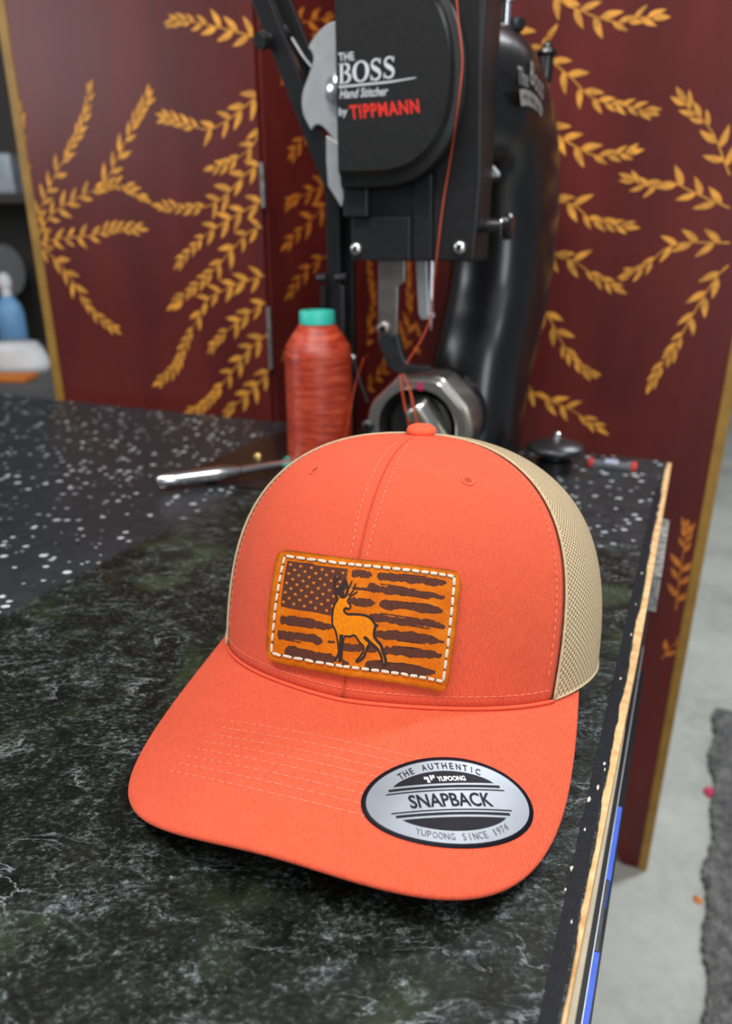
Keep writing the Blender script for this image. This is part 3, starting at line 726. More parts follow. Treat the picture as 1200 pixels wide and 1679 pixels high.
# oval sticker on the brim
SX, SY, SA, SB, SR = 0.0556, -0.1246, 0.0352, 0.0181, R(33)
def stk(x, y, lift):      # sticker coordinates in metres, x along the long axis, y up
    return bp(SX + x*cos(SR) - y*sin(SR), SY + x*sin(SR) + y*cos(SR), lift)
def disc(name, a, b, lift, mat, parent, thick=0):
    n, k = 96, 12; v = [stk(0, 0, lift)]; f = []; uv = [(0, 0)]
    for j in range(1, k+1):
        for i in range(n): t = 2*pi*i/n; v.append(stk(a*j/k*cos(t), b*j/k*sin(t), lift)); uv.append((a*j/k*cos(t), b*j/k*sin(t)))
    for i in range(n): f.append((0, 1+i, 1+(i+1) % n))
    for j in range(k-1):
        for i in range(n): p = 1+j*n+i; q = 1+j*n+(i+1) % n; f.append((p, p+n, q+n, q))
    if thick:
        m = len(v)
        for i in range(n): t = 2*pi*i/n; v.append(stk(a*cos(t), b*sin(t), lift-thick)); uv.append((0, 0))
        for i in range(n): p = 1+(k-1)*n+i; q = 1+(k-1)*n+(i+1) % n; f.append((p, m+i, m+(i+1) % n, q))
    return mk(name, v, f, mat, parent, True, uv)
sticker = disc('oval_sticker', SA, SB, 0.0004, 'ink', cap, 0.0004)
disc('foil_face', SA*0.945, SB*0.915, 0.00052, 'foil', sticker)
pr = Flat2()
def lens(y0, hw, apex):
    n = 28; pr.poly([(SA*hw*(-1+2*i/n), SB*(y0+(apex-y0)*(1-(-1+2*i/n)**2)**0.8)) for i in range(n+1)])
lens(0.37, 0.60, 0.66); lens(-0.37, 0.60, -0.66)
for y, hw, th in ((0.295, 0.66, 0.028), (0.215, 0.70, 0.014), (-0.215, 0.70, 0.014), (-0.295, 0.66, 0.028)):
    pr.poly([(-SA*hw, SB*(y-th)), (SA*hw, SB*(y-th)), (SA*hw, SB*(y+th)), (-SA*hw, SB*(y+th))])
pr.cut(0.003).mesh('printed_bars', lambda x, y: stk(x, y, 0.0006), 'ink', sticker)
def place_text(name, body, x0, x1, y0, y1, lift, mat, parent, fn, bold=0.0, shear=0.0, step=0.003):
    t = text2(body, bold, shear); o = Flat2().add(t, lambda x, y: (x0+(x1-x0)*x, y0+(y1-y0)*y))
    if step: o = o.cut(step)
    return o.mesh(name, lambda x, y: fn(x, y, lift), mat, parent)
place_text('lettering', 'SNAPBACK', -SA*0.47, SA*0.50, -SB*0.15, SB*0.15, 0.00066, 'ink', sticker, stk, bold=0.02)
place_text('lettering', 'YUPOONG', -SA*0.07, SA*0.27, SB*0.415, SB*0.53, 0.00068, 'white_ink', sticker, stk, bold=0.03)
lg = Flat2()
for x, y0, y1 in ((0, 0.62, 0.85), (0.22, 0.0, 0.85), (0.30, 0.0, 0.28), (0.55, 0.35, 1.05), (0.80, 0.72, 1.05)):
    lg.poly([(x, y0), (x+0.17, y0), (x+0.17, y1), (x, y1)])
lg.poly([(0.0, 0.5), (0.4, 0.5), (0.4, 0.66), (0.0, 0.66)]); lg.poly([(0.55, 0.62), (0.97, 0.62), (0.97, 0.76), (0.55, 0.76)])
Flat2().add(lg, lambda x, y: (SA*(-0.22+0.13*x), SB*(0.40+0.16*y))).mesh('logo', lambda x, y: stk(x, y, 0.00068), 'white_ink', sticker)
def arc_text(body, a, b, h, ang0, ang1, mat, flip=False, wd=0.6, bold=0.0):
    out = Flat2(); n = len(body)
    for i, ch in enumerate(body):
        if ch == ' ': continue
        th = R(ang0+(ang1-ang0)*(i+0.5)/n); c = Vector((a*cos(th), b*sin(th))); tx = Vector((-a*sin(th), b*cos(th))).normalized()
        if not flip: tx = -tx
        up = Vector((-tx.y, tx.x)); g = text2(ch, bold); cw = h*min(wd*1.25, g.aspect) if ch not in 'I1' else h*(0.11 if ch == 'I' else 0.22)
        out.add(g, lambda x, y: tuple(c + tx*((x-0.5)*cw) + up*((y-0.5)*h)))
    return out.mesh('lettering', lambda x, y: stk(x, y, 0.00066), mat, sticker)
arc_text('THE AUTHENTIC', SA*0.76, SB*0.78, SB*0.145, 132, 50, 'ink', bold=0.01)
arc_text('YUPOONG SINCE 1974', SA*0.80, SB*0.78, SB*0.135, 232, 316, 'ink_grey', flip=True)

# ---------------------------------------------------------------- hand stitcher
MF = Fr(0.062, 0.69, 0.375)               # head and shuttle frame
AF = Fr(0.07, 0.72, R(35))                # casting frame
mach = empty('hand_stitcher', (0.09, 0.74, TZ), 'black cast hand-operated leather stitcher standing behind the cap', 'sewing machine')
def mp(u, v, y): return MF.at(u, v, y=y)
def xz(pts, y): return [(mp(u, v, y)[0], mp(u, v, y)[2]) for u, v in pts]
# C-shaped casting
ARM_A, ARM_N = 0.050, 2.6
spine = [(-0.012, 0.350, 0.052), (0.05, 0.354, 0.060), (0.092, 0.341, 0.062), (0.121, 0.312, 0.063), (0.136, 0.272, 0.064), (0.1405, 0.225, 0.063), (0.135, 0.180, 0.061), (0.120, 0.138, 0.059), (0.104, 0.100, 0.058), (0.094, 0.055, 0.056), (0.090, 0.02, 0.054), (0.090, 0.0, 0.054)]
sp = catmull([Vector(p) for p in spine], 6); v, f = [], []; K = 40
for i, p in enumerate(sp):
    d = sp[min(i+1, len(sp)-1)] - sp[max(i-1, 0)]; d = Vector((d.x, d.y)).normalized(); nn = Vector((d.y, -d.x))     # nn: inward-outward direction in YZ
    for k in range(K):
        t = 2*pi*k/K; e = 2/ARM_N; a, b = sgp(cos(t), e)*ARM_A*min(1, 0.55+0.45*i/8), sgp(sin(t), e)*p.z
        v.append(AF.p(a, p.x+nn.x*b, max(0.0, p.y+nn.y*b)))
for i in range(len(sp)-1):
    for k in range(K): f.append((i*K+k, i*K+(k+1) % K, (i+1)*K+(k+1) % K, (i+1)*K+k))
f += [tuple(range(K-1, -1, -1)), tuple(range((len(sp)-1)*K, len(sp)*K))]
mk('cast_frame', v, f, 'cast', mach)
# base plate of the casting under the shuttle
lathe('base_drum', AF.p(0, 0.06, 0.0), (0, 0, 1), [(0.052, 0), (0.054, 0.002), (0.054, 0.012), (0.050, 0.015)], 'cast', mach, 40)
# head
hx0 = mp(575, 428, -0.01)[0]; hx1 = mp(787, 200, -0.01)[0]; hz0 = mp(680, 428, -0.01)[2]
box('head_housing', MF, hx0, hx1, -0.01, 0.05, hz0, 0.47, 'matte_black', mach, 0.0025)
pl = xz([(713, 427), (775, 427), (787, 300), (790, -70), (713, -70)], -0.0145)
extr('face_plate', MF, pl, -0.0145, -0.0102, 'matte_black', mach, 0.0012)
pl = xz([(577, 427), (672, 427), (672, 356), (577, 356)], -0.0155)
extr('lower_plate', MF, pl, -0.0155, -0.0102, 'matte_black', mach, 0.001)
pl = xz([(678, 427), (707, 427), (707, 250), (678, 250)], -0.0135)
extr('slide_bar', MF, pl, -0.0135, -0.0102, 'matte_black', mach, 0.0008)
pl = xz([(562, 356), (602, 356), (602, 296), (562, 296)], -0.022)
extr('guide_block', MF, pl, -0.022, -0.0102, 'matte_black', mach, 0.0012)
# D-shaped cover
D = [(547, 0), (550, 150), (553, 307), (600, 307), (640, 304), (676, 292), (706, 268), (731, 233), (747, 190), (754, 145), (755, 95), (750, 48), (738, 5), (718, -32), (690, -60), (655, -78), (600, -84), (546, -84)]
cov = xz(D, -0.040)
cc = (sum(p[0] for p in cov)/len(cov), sum(p[1] for p in cov)/len(cov))
v, f = [], []; n = len(cov)
cz = [Vector((p[0], p[1], 0)) for p in cov]
dn = catmull([Vector((p[0], p[1], 0)) for p in cov[3:17]], 4); ring = [Vector((*cov[0], 0)), Vector((*cov[1], 0)), Vector((*cov[2], 0))] + dn + [Vector((*cov[17], 0))]
n = len(ring); c3 = Vector((cc[0]-0.012, cc[1], 0))
for sc, y in ((1.0, -0.0102), (1.0, -0.030), (0.985, -0.0325), (0.90, -0.0345), (0.86, -0.0385), (0.845, -0.040), (0.3, -0.040)):
    for p in ring:
        q = c3 + (p-c3)*sc
        x = max(q.x, ring[0].x) if sc > 0.5 and p.x <= ring[2].x+1e-4 else q.x
        if sc > 0.5 and p.x <= ring[2].x+1e-4: x = p.x + (1-sc)*0.006
        v.append(MF.p(x, y, q.y))
L = 7
for k in range(L-1):
    for i in range(n): j = (i+1) % n; f.append((k*n+i, k*n+j, (k+1)*n+j, (k+1)*n+i))
f.append(tuple(range((L-1)*n, L*n)))
cover = autosmooth(mk('face_cover', v, f, 'cover', mach), 22)
# lettering on the cover
def cov_px(u, v_, lift): x, y, z = mp(u, v_, -0.040); return MF.p(x, -0.040-lift, z)
K4 = lambda x, y: (540+x/7.5, 70+y/7.5)
def quad_text(name, body, tl, tr, bl, mat, bold=0, shear=0, lift=0.0003, spacing=1.0):
    """lettering on the cover inside the parallelogram given by three photo points"""
    t = text2(body, bold, shear, spacing); tl, tr, bl = Vector(K4(*tl)), Vector(K4(*tr)), Vector(K4(*bl))
    return t.mesh(name, lambda x, y: cov_px(*(bl + (tr-tl)*x + (tl-bl)*y), lift), mat, cover)
quad_text('lettering', 'THE', (108, 130), (298, 112), (122, 232), 'pale_ink', 0.012)
quad_text('lettering', 'Hand Stitcher', (128, 575), (722, 535), (128, 690), 'pale_ink', 0.012, 0.25)
quad_text('lettering', 'by', (112, 800), (222, 790), (118, 930), 'pale_ink', 0.008, 0.15)
quad_text('lettering', 'TIPPMANN', (240, 772), (1092, 690), (262, 945), 'red_ink', 0.03, spacing=1.12)
g = Flat2()
def B_():
    o = Flat2(); o.poly([(0.10, 0), (0.32, 0), (0.32, 1), (0.10, 1)]); o.poly([(0, 0), (0.5, 0), (0.5, 0.05), (0, 0.05)]); o.poly([(0, 0.95), (0.5, 0.95), (0.5, 1), (0, 1)])
    for cy, ry, rx in ((0.76, 0.215, 0.36), (0.27, 0.245, 0.44)):
        pts, wd = [], []
        for k in range(17): a = -pi/2+pi*k/16; pts.append((0.42+rx*cos(a), cy+ry*sin(a))); wd.append(0.07+0.15*cos(a)**2)
        o.ribbon(pts, wd)
    return o
def O_():
    o = Flat2(); pts, wd = [], []
    for k in range(36): a = 2*pi*k/36; pts.append((0.5+0.40*cos(a), 0.5+0.46*sin(a))); wd.append(0.075+0.15*cos(a)**2)
    return o.ribbon(pts, wd, True)
def S_():
    o = Flat2(); P = catmull([(0.78, 0.80, 0), (0.66, 0.93, 0), (0.46, 0.965, 0), (0.24, 0.88, 0), (0.18, 0.73, 0), (0.30, 0.60, 0), (0.52, 0.50, 0), (0.74, 0.38, 0), (0.80, 0.22, 0), (0.66, 0.07, 0), (0.44, 0.035, 0), (0.24, 0.08, 0), (0.12, 0.22, 0)], 4)
    n = len(P); o.ribbon([(p.x, p.y) for p in P], [0.08+0.15*math.exp(-((i/(n-1)-0.5)/0.22)**2) for i in range(n)])
    o.poly([(0.76, 0.74), (0.84, 0.74), (0.84, 1.0), (0.78, 1.0)]); o.poly([(0.08, 0.0), (0.14, 0.0), (0.16, 0.28), (0.08, 0.28)]); return o
for gl, x0, x1, yl, yh in ((B_, 118, 272, 503, 255), (O_, 286, 488, 488, 222), (S_, 495, 655, 464, 196), (S_, 656, 820, 440, 172)):
    dy = -0.11*(x1-x0)*0.5; g.add(gl(), lambda x, y: K4(x0+(x1-x0)*x, yl-0.12*(x1-x0)*(x-0.4)+(yh-yl)*y))
g.poly([K4(*p) for p in ((112, 535), (760, 470), (1075, 424), (1045, 440), (760, 492), (118, 558))])
g.mesh('lettering', lambda x, y: cov_px(x, y, 0.0003), 'pale_ink', cover)
# button-head screws
def screw(fr, u, v_, y, r, parent, mat='nickel'):
    x, yy, z = fr.at(u, v_, y=y); s = lathe('screw', fr.p(x, y, z), -fr.ey, [(r, 0), (r, r*0.2), (r*0.85, r*0.5), (r*0.5, r*0.68), (0, r*0.72)], mat, parent, 20, ang=80)
    lathe('hex_socket', fr.p(x, y-r*0.66, z), -fr.ey, [(r*0.42, 0), (r*0.42, r*0.1)], 'ink', s, 6); return s
screw(MF, 584, 408, -0.0155, 0.0056, mach); screw(MF, 754, 406, -0.0145, 0.0058, mach)
# clamp knob on the right of the head
x, y, z = MF.at(800, 371, y=0.012); kb = MF.p(hx1-0.001, 0.012, z)
lathe('knob_shaft', kb, MF.ex, [(0.0055, 0), (0.0055, 0.004), (0.0042, 0.0042), (0.0042, 0.0065), (0.0062, 0.0067), (0.0062, 0.021)], 'dark_steel', mach, 24)
lathe('clamp_knob', kb + MF.ex*0.0205, MF.ex, [(0.0085, 0), (0.0115, 0.002), (0.0115, 0.0065), (0.0095, 0.009), (0.0, 0.0095)], 'black_plastic', mach, 18, ang=25)
lathe('knob_collar', kb + MF.ex*0.0195, MF.ex, [(0.0078, 0), (0.0095, 0.001), (0.0095, 0.0022)], 'nickel', mach, 24)
# silver cam plate and guard behind the cover
def spl(pts, k=4): return [(p.x, p.y) for p in catmull([Vector((*q, 0)) for q in pts], k)]
camp = spl([(560, 33), (545, 36), (530, 44), (515, 61), (506, 77), (511, 84), (514, 93), (513, 103), (507, 121), (498, 146), (495, 166), (497, 186), (503, 200), (510, 213)], 4) + spl([(510, 213), (514, 207), (521, 204), (530, 208), (540, 219), (551, 233)], 3) + [(570, 240), (580, 40)]
extr('cam_plate', MF, xz(camp, 0.004), 0.004, 0.009, 'brushed', mach, 0.0006)
x, y, z = mp(556, 148, 0.003)
lathe('cam_hub', MF.p(x, 0.0039, z), -MF.ey, [(0.0125, 0), (0.0125, 0.006), (0.0105, 0.0085), (0, 0.010)], 'nickel', mach, 28, ang=60)
extr('link_guard', MF, xz([(535, 222), (560, 238), (560, 300), (563, 324), (560, 340), (538, 305), (535, 263)], 0.002), 0.002, 0.0035, 'brushed', mach, 0.0004)
# handle levers: two flat bars with a cross bolt
def bar(name, a, b, w1, y0, y1, mat='cast', bw=0.001):
    d = (Vector(b)-Vector(a)).normalized(); nn = Vector((-d.y, d.x))*w1/2
    return extr(name, MF, xz([tuple(Vector(a)+nn), tuple(Vector(b)+nn), tuple(Vector(b)-nn), tuple(Vector(a)-nn)], y0), y0, y1, mat, mach, bw)
bar('handle_bar', (404, -60), (545, 305), 29, 0.012, 0.020)
bar('handle_bar', (438, -60), (540, 200), 27, 0.034, 0.042)
p0 = MF.p(*mp(428, 67, 0.008)); p1 = MF.p(*mp(474, 54, 0.044))
lathe('cross_bolt', MF.p(*mp(432, 66, 0.006)), (p1-p0), [(0.0068, -0.006), (0.0075, -0.004), (0.0075, 0.001), (0.004, 0.0015), (0.004, 0.012), (0.0072, 0.0125), (0.0072, 0.030)], 'dark_steel', mach, 20)
tube('return_spring', catmull([MF.p(*mp(478, 62, 0.03)), MF.p(*mp(495, 90, 0.03)), MF.p(*mp(512, 112, 0.03))], 5), 0.0014, 'steel_dull', mach, 8)
# upright lever post beside the casting
for u0, u1, y in ((533, 555, 0.078), (559, 578, 0.092)):
    a = mp(u0, 300, y); b = mp(u1, 300, y)
    box('lever_post', MF, a[0], b[0], y, y+0.009, 0.0, mp(545, 262, y)[2], 'matte_black', mach, 0.001)
for u0, u1, vv in ((521, 536, 456), (551, 569, 455)):
    a = MF.p(*mp(u0, vv, 0.070)); b = MF.p(*mp(u1, vv, 0.070)); lathe('post_bolt', a, (b-a), [(0.0042, 0), (0.0048, 0.001), (0.0048, (b-a).length-0.001), (0.004, (b-a).length)], 'dark_steel', mach, 16)
a = mp(524, 468, 0.07); b = mp(532, 468, 0.07)
box('lever_link', MF, a[0], b[0], 0.070, 0.0775, 0.0, a[2], 'matte_black', mach, 0.0008)
a = mp(557, 468, 0.068); b = mp(563, 468, 0.068)
box('lever_link', MF, a[0], b[0], 0.068, 0.0775, 0.0, a[2], 'dark_steel', mach, 0.0008)
lathe('post_screw', MF.p(*mp(579, 586, 0.068)), -MF.ey, [(0.0034, 0), (0.0034, 0.002), (0.002, 0.003), (0, 0.0032)], 'nickel', mach, 14, ang=60)
tube('drag_strap', catmull([MF.p(*mp(580, 590, 0.066)), MF.p(*mp(590, 625, 0.060)), MF.p(*mp(603, 662, 0.05))], 6), 0.0022, 'matte_black', mach, 8)
# presser foot
extr('presser_bar', MF, xz([(620, 420), (663, 420), (663, 462), (652, 471), (650, 549), (620, 562)], -0.004), -0.004, 0.003, 'foot_steel', mach, 0.0006)
foot = spl([(620, 553), (623, 570), (631, 591), (640, 604), (650, 611), (665, 613), (685, 612), (702, 610)], 3) + spl([(705, 602), (690, 601), (675, 600), (664, 593), (657, 577), (652, 549)], 3)
extr('presser_foot', MF, xz(foot, -0.007), -0.007, 0.004, 'dark_steel', mach, 0.0008)
screw(MF, 630, 539, -0.0041, 0.0078, mach, 'foot_steel')
# needle holder, needle bar, needle
extr('needle_guide', MF, xz([(681, 420), (699, 420), (702, 514), (711, 513), (711, 521), (704, 524), (690, 524), (686, 514)], 0.002), 0.002, 0.006, 'steel_dull', mach, 0.0006)
a = mp(706, 424, 0.008); b = mp(706, 512, 0.008)
lathe('needle_bar', MF.p(*b), (0, 0, 1), [(0.0026, 0), (0.0026, a[2]-b[2]+0.002)], 'nickel', mach, 14)
b = mp(706, 543, 0.006)
lathe('needle', MF.p(*b), (0, 0, 1), [(0.0001, 0), (0.0009, 0.004), (0.0014, 0.012), (0.0014, 0.03)], 'nickel', mach, 12)
# shuttle housing: a stepped ring with flats
cx, cy, cz_ = mp(684, 702, 0.0)
RR = 0.0512
def octo(t, r):      # ring outline with a flat crown and flat shoulders
    k = 1.0
    for a0 in (90, 45, 135): k = min(k, 0.945/max(0.2, cos(t-R(a0)))) if cos(t-R(a0)) > 0.8 else k
    return r*k
def ringpart(name, r_out, r_in, y0, y1, mat, parent, flats=True, bw=0.0012):
    v, f = [], []; n = 96
    for r, y, fl_ in ((r_out, y1, flats), (r_out, y0+bw, flats), (r_out-bw, y0, flats), (r_in+bw, y0, False), (r_in, y0+bw, False), (r_in, y1, False)):
        for i in range(n):
            t = 2*pi*i/n; q = octo(t, r) if fl_ else r; v.append(MF.p(cx+q*cos(t), y, max(0.0006, cz_+q*sin(t))))
    for k in range(6):
        for i in range(n): j = (i+1) % n; a = k*n; b = ((k+1) % 6)*n; f.append((a+i, a+j, b+j, b+i))
    return autosmooth(mk(name, v, f, mat, parent), 25)
ringpart('shuttle_ring', RR, RR*0.78, -0.004, 0.006, 'chrome', mach)
ringpart('shuttle_housing', RR*1.05, RR*0.80, 0.0065, 0.05, 'chrome', mach)
lathe('shuttle_back', MF.p(cx, 0.03, cz_), MF.ey, [(RR*0.79, 0), (RR*0.79, 0.004)], 'black_plastic', mach, 48)
lathe('housing_neck', MF.p(cx, 0.05, cz_), AF.ey, [(RR*0.95, 0), (RR*0.95, 0.05)], 'cast', mach, 48)
a = MF.p(*mp(680, 662, -0.003)); b = MF.p(*mp(735, 745, 0.012)); d = b-a
lathe('bobbin_shuttle', a, d, [(0.0125, 0), (0.0138, 0.0014), (0.0142, 0.004), (0.0142, d.length)], 'chrome', mach, 28)
lathe('hook_rim', MF.p(cx, 0.012, cz_), MF.ey, [(RR*0.60, 0), (RR*0.60, 0.004), (RR*0.52, 0.004)], 'dark_steel', mach, 40)
screw(MF, 603, 698, -0.004, 0.0066, mach, 'dark_steel')
m = xz([(685, 627), (693, 627), (693, 640), (685, 640)], -0.0043)
extr('timing_mark', MF, m, -0.0043, -0.0040, 'pink_ink', mach)
# oil cap, tension post and badges on the casting
x, y, z = AF.at(896, 100, x=0.03)
tp = AF.p(0.03, y, z-0.02)
lathe('tension_post', tp, (0, 0, 1), [(0.006, 0), (0.007, 0.006), (0.007, 0.016), (0.0065, 0.024), (0.0095, 0.0245), (0.0105, 0.026), (0.0095, 0.029), (0.005, 0.0295), (0.005, 0.034), (0.002, 0.037), (0, 0.0372)], 'cast', mach, 24, ang=50)
x, y, z = AF.at(830, 22, x=0.025)
lathe('stud', AF.p(0.025, y, z-0.012), (0, 0, 1), [(0.0042, 0), (0.0042, 0.02), (0.007, 0.0202), (0.007, 0.023), (0.0042, 0.0232), (0.0042, 0.04)], 'nickel', mach, 18)
lathe('thumb_nut', AF.p(0.025, y+0.018, z-0.010), (0, 0, 1), [(0.008, 0), (0.010, 0.003), (0.010, 0.008), (0.006, 0.010)], 'dark_steel', mach, 18)
def arm_px(u, v_, lift):
    x = 0.045
    for _ in range(14):      # walk along the sight line until it meets the casting's rounded side
        _x, y, z = AF.at(u, v_, x=x); q3 = min(sp, key=lambda p: (p.x-y)**2+(p.y-z)**2)
        r = min(0.97, math.hypot(q3.x-y, q3.y-z)/q3.z); x = 0.5*x + 0.5*ARM_A*(1-r**ARM_N)**(1/ARM_N)
    return AF.p(x+lift, y, z)
def arm_text(body, tl, tr, bl, mat, bold=0.0):
    t = text2(body, bold); tl, tr, bl = Vector(tl), Vector(tr), Vector(bl)
    return t.mesh('cast_lettering', lambda x, y: arm_px(*(bl+(tr-tl)*x+(tl-bl)*y), 0.0009), mat, mach)
arm_text('The', (847, 108), (864, 114), (848, 138), 'silver_paint', 0.012)
arm_text('Boss', (869, 98), (890, 128), (868, 136), 'silver_paint', 0.012)
bd = Flat2().poly([(850, 147), (858, 146), (868, 150), (878, 158), (885, 168), (888, 180), (886, 192), (881, 184), (873, 177), (863, 173), (853, 174)])
badge = bd.cut(4.0).mesh('badge', lambda x, y: arm_px(x, y, 0.0009), 'silver_paint', mach)
for i, ch in enumerate('HAND STITCHER'):
    if ch == ' ': continue
    k = i/12; u, v_ = 855+27*k, 158+22*k*k; t = text2(ch)
    t.mesh('lettering', lambda x, y: arm_px(u+1.7*x, v_+1.2*k*x-9*(y-0.5), 0.0013), 'ink', badge)
extr('oil_cup', MF, xz([(800, 262), (818, 283), (818, 290), (800, 290)], 0.055), 0.055, 0.062, 'brushed', mach, 0.0008)

# ---------------------------------------------------------------- threads
def thr(name, pts, label, r=0.0006, k=8):
    o = tube(name, catmull(pts, k), r, 'thread', None, 6, origin=Vector(pts[-1])); return tag(o, label, 'thread', None)
q = lambda u, v_, y: MF.p(*mp(u, v_, y))
thr('sewing_thread', [q(745, -40, -0.046), q(752, 40, -0.046), q(758, 100, -0.046), q(752, 165, -0.044), q(740, 250, -0.022), q(727, 330, -0.0185), q(716, 420, -0.0185), q(708, 500, -0.003), q(705, 524, 0.000), q(690, 558, -0.004), q(670, 590, -0.0095), q(666, 598, -0.0095)], 'orange sewing thread running down the machine head to the needle', 0.0005)
thr('thread_tail', [q(656, 614, -0.009), q(659, 640, -0.010), q(664, 668, -0.010), q(671, 700, -0.010), q(675, 730, -0.012)], 'left orange thread tail hanging over the shuttle ring', 0.0008)
thr('thread_tail', [q(661, 614, -0.009), q(672, 640, -0.010), q(678, 668, -0.016), q(684, 700, -0.016), q(688, 730, -0.016)], 'right orange thread tail hanging over the shuttle ring', 0.0008)

# ---------------------------------------------------------------- spool of thread
SPX, SPY = -0.049, 0.745
spool = empty('thread_spool', (SPX, SPY, TZ), 'tall cone of rust-red thread on a teal core left of the machine', 'thread spool')
b0 = Vector((SPX, SPY, TZ))
lathe('core_base', b0, (0, 0, 1), [(0.0405, 0), (0.042, 0.001), (0.042, 0.004), (0.036, 0.0085), (0.028, 0.010)], 'teal', spool, 40)
pf = [(0.0335, 0.0105)]; rr_ = random.Random(5)
for i in range(1, 44): pf.append((0.0345 - 0.0004*i/43 + rr_.uniform(-0.00025, 0.00025), 0.0105 + 0.111*i/43))
pf += [(0.0325, 0.127), (0.028, 0.135), (0.0225, 0.1425), (0.0185, 0.148), (0.0150, 0.148)]
lathe('wound_thread', b0, (0, 0, 1), pf, 'spool', spool, 56, ang=60)
lathe('core_cap', b0, (0, 0, 1), [(0.0170, 0.1482), (0.0180, 0.149), (0.0180, 0.160), (0.0172, 0.1615), (0.012, 0.1618), (0.0118, 0.156), (0, 0.156)], 'teal', spool, 40)
tube('loose_end', catmull([b0+Vector((0.022, -0.0275, 0.012)), b0+Vector((0.029, -0.024, 0.045)), b0+Vector((0.037, -0.008, 0.085)), b0+Vector((0.047, 0.02, 0.112))], 8), 0.00045, 'thread', spool, 5)

# ---------------------------------------------------------------- small things on the bench
sc_pts = [ground(318, 770), ground(478, 704), ground(500, 730), ground(505, 812), ground(420, 804), ground(330, 792)]
c = sum(sc_pts, Vector())/len(sc_pts)
n = len(sc_pts); v = [p + Vector((0, 0, 0.0026)) for p in sc_pts] + [p + Vector((0, 0, 0.0002)) for p in sc_pts]
lo = mk('leather_scrap', v, [tuple(range(n-1, -1, -1))] + [tuple(range(n, 2*n))] + [(i, (i+1) % n, (i+1) % n+n, i+n) for i in range(n)], 'dark_leather', None, False, origin=Vector((c.x, c.y, TZ)))
tag(bevel(lo, 0.0008, 2), 'flat piece of dark brown leather under the silver tool', 'leather')
a = ground(257, 789, TZ+0.011); b = ground(392, 772, TZ+0.011); e = ground(480, 757, TZ+0.009)
tool = empty('awl', (a.x, a.y, TZ), 'silver slim-handled awl lying on the dark leather scrap', 'awl')
d = (b-a).normalized()
lathe('handle', a, d, [(0.004, 0), (0.0058, 0.002), (0.0066, 0.02), (0.0072, (b-a).length*0.7), (0.0066, (b-a).length-0.003), (0.005, (b-a).length)], 'nickel', tool, 24, ang=50)
lathe('shaft', b, e-b, [(0.0052, 0), (0.0048, 0.01), (0.0045, (e-b).length*0.6), (0.003, (e-b).length)], 'nickel', tool, 20, ang=50)
p = ground(424, 749, TZ+0.0026)
sd_ = empty('snap_stud', p, 'small brass snap stud on the dark leather scrap', 'stud')
lathe('stud_cap', p, (0, 0, 1), [(0.0052, 0.0001), (0.0052, 0.002), (0.004, 0.004), (0.0015, 0.0052), (0, 0.0054)], 'brass', sd_, 20, ang=60)
lathe('stud_rim', p, (0, 0, 1), [(0.0064, 0.0), (0.0064, 0.0008), (0.0053, 0.001)], 'brass', sd_, 20)
# round black weight with a bolt, at the back of the bench
p = ground(907, 772); wt = empty('round_weight', (p.x, p.y, TZ), 'round black disc on a post with a silver bolt on top', 'tool')
wb = Vector((p.x, p.y, TZ))
lathe('post', wb, (0, 0, 1), [(0.018, 0), (0.018, 0.012), (0.012, 0.014), (0.012, 0.021)], 'matte_black', wt, 28)
lathe('disc', wb, (0, 0, 1), [(0.024, 0.0212), (0.0285, 0.0225), (0.0295, 0.025), (0.0275, 0.0285), (0.016, 0.0325), (0.006, 0.034)], 'dark_steel', wt, 44, ang=60)
lathe('bolt', wb, (0, 0, 1), [(0.005, 0.0335), (0.005, 0.037), (0.0038, 0.0372), (0.0038, 0.0405), (0.002, 0.042)], 'nickel', wt, 14)
# small red-framed plastic case by the far right corner
p = ground(1003, 766); CF = Fr(p.x, p.y, 0.38)
cs = empty('plastic_case', (p.x, p.y, TZ), 'small flat case with red frame and clear window at the far bench edge', 'case')
box('tray', CF, -0.0245, 0.0245, -0.008, 0.008, 0.0, 0.005, 'ink_grey', cs, 0.001)
for sx in (-1, 1): box('red_end', CF, *sorted((sx*0.025, sx*0.019)), -0.0085, 0.0085, 0.0002, 0.0062, 'red_case', cs, 0.001)
box('window', CF, -0.008, 0.006, -0.0075, 0.0075, 0.0052, 0.0068, 'clear', cs, 0.0006)

# ---------------------------------------------------------------- folding screen
scr = empty('folding_screen', (0.0, 1.05, 0), 'oxblood four-panel folding screen painted with ochre leaf sprays behind the bench', 'screen')
PTS = [Vector((-0.49, 1.13)), Vector((-0.127, 0.975)), Vector((0.0, 1.11)), Vector((0.0765, 0.99)), Vector((0.437, 0.85))]
SCH = 1.72; TH = 0.018
panels = []
class Pan:
    def __init__(s, a, b):
        s.a, s.d = a, (b-a).normalized(); s.L = (b-a).length; s.nrm = Vector((s.d.y, -s.d.x))     # nrm points to the camera side
        if s.nrm.dot(a) > 0: s.nrm = -s.nrm
    def p(s, x, z, off=0.0): q = s.a + s.d*x + s.nrm*off; return Vector((q.x, q.y, z))
    def px(s, u, v_):
        dd = ray(u, v_); n3 = Vector((s.nrm.x, s.nrm.y, 0)); o3 = Vector((s.a.x, s.a.y, 0)); k = (o3-CAMP).dot(n3)/dd.dot(n3); q = CAMP+dd*k
        return (Vector((q.x, q.y))-s.a).dot(s.d), q.z
pans = [Pan(PTS[i], PTS[i+1]) for i in range(4)]
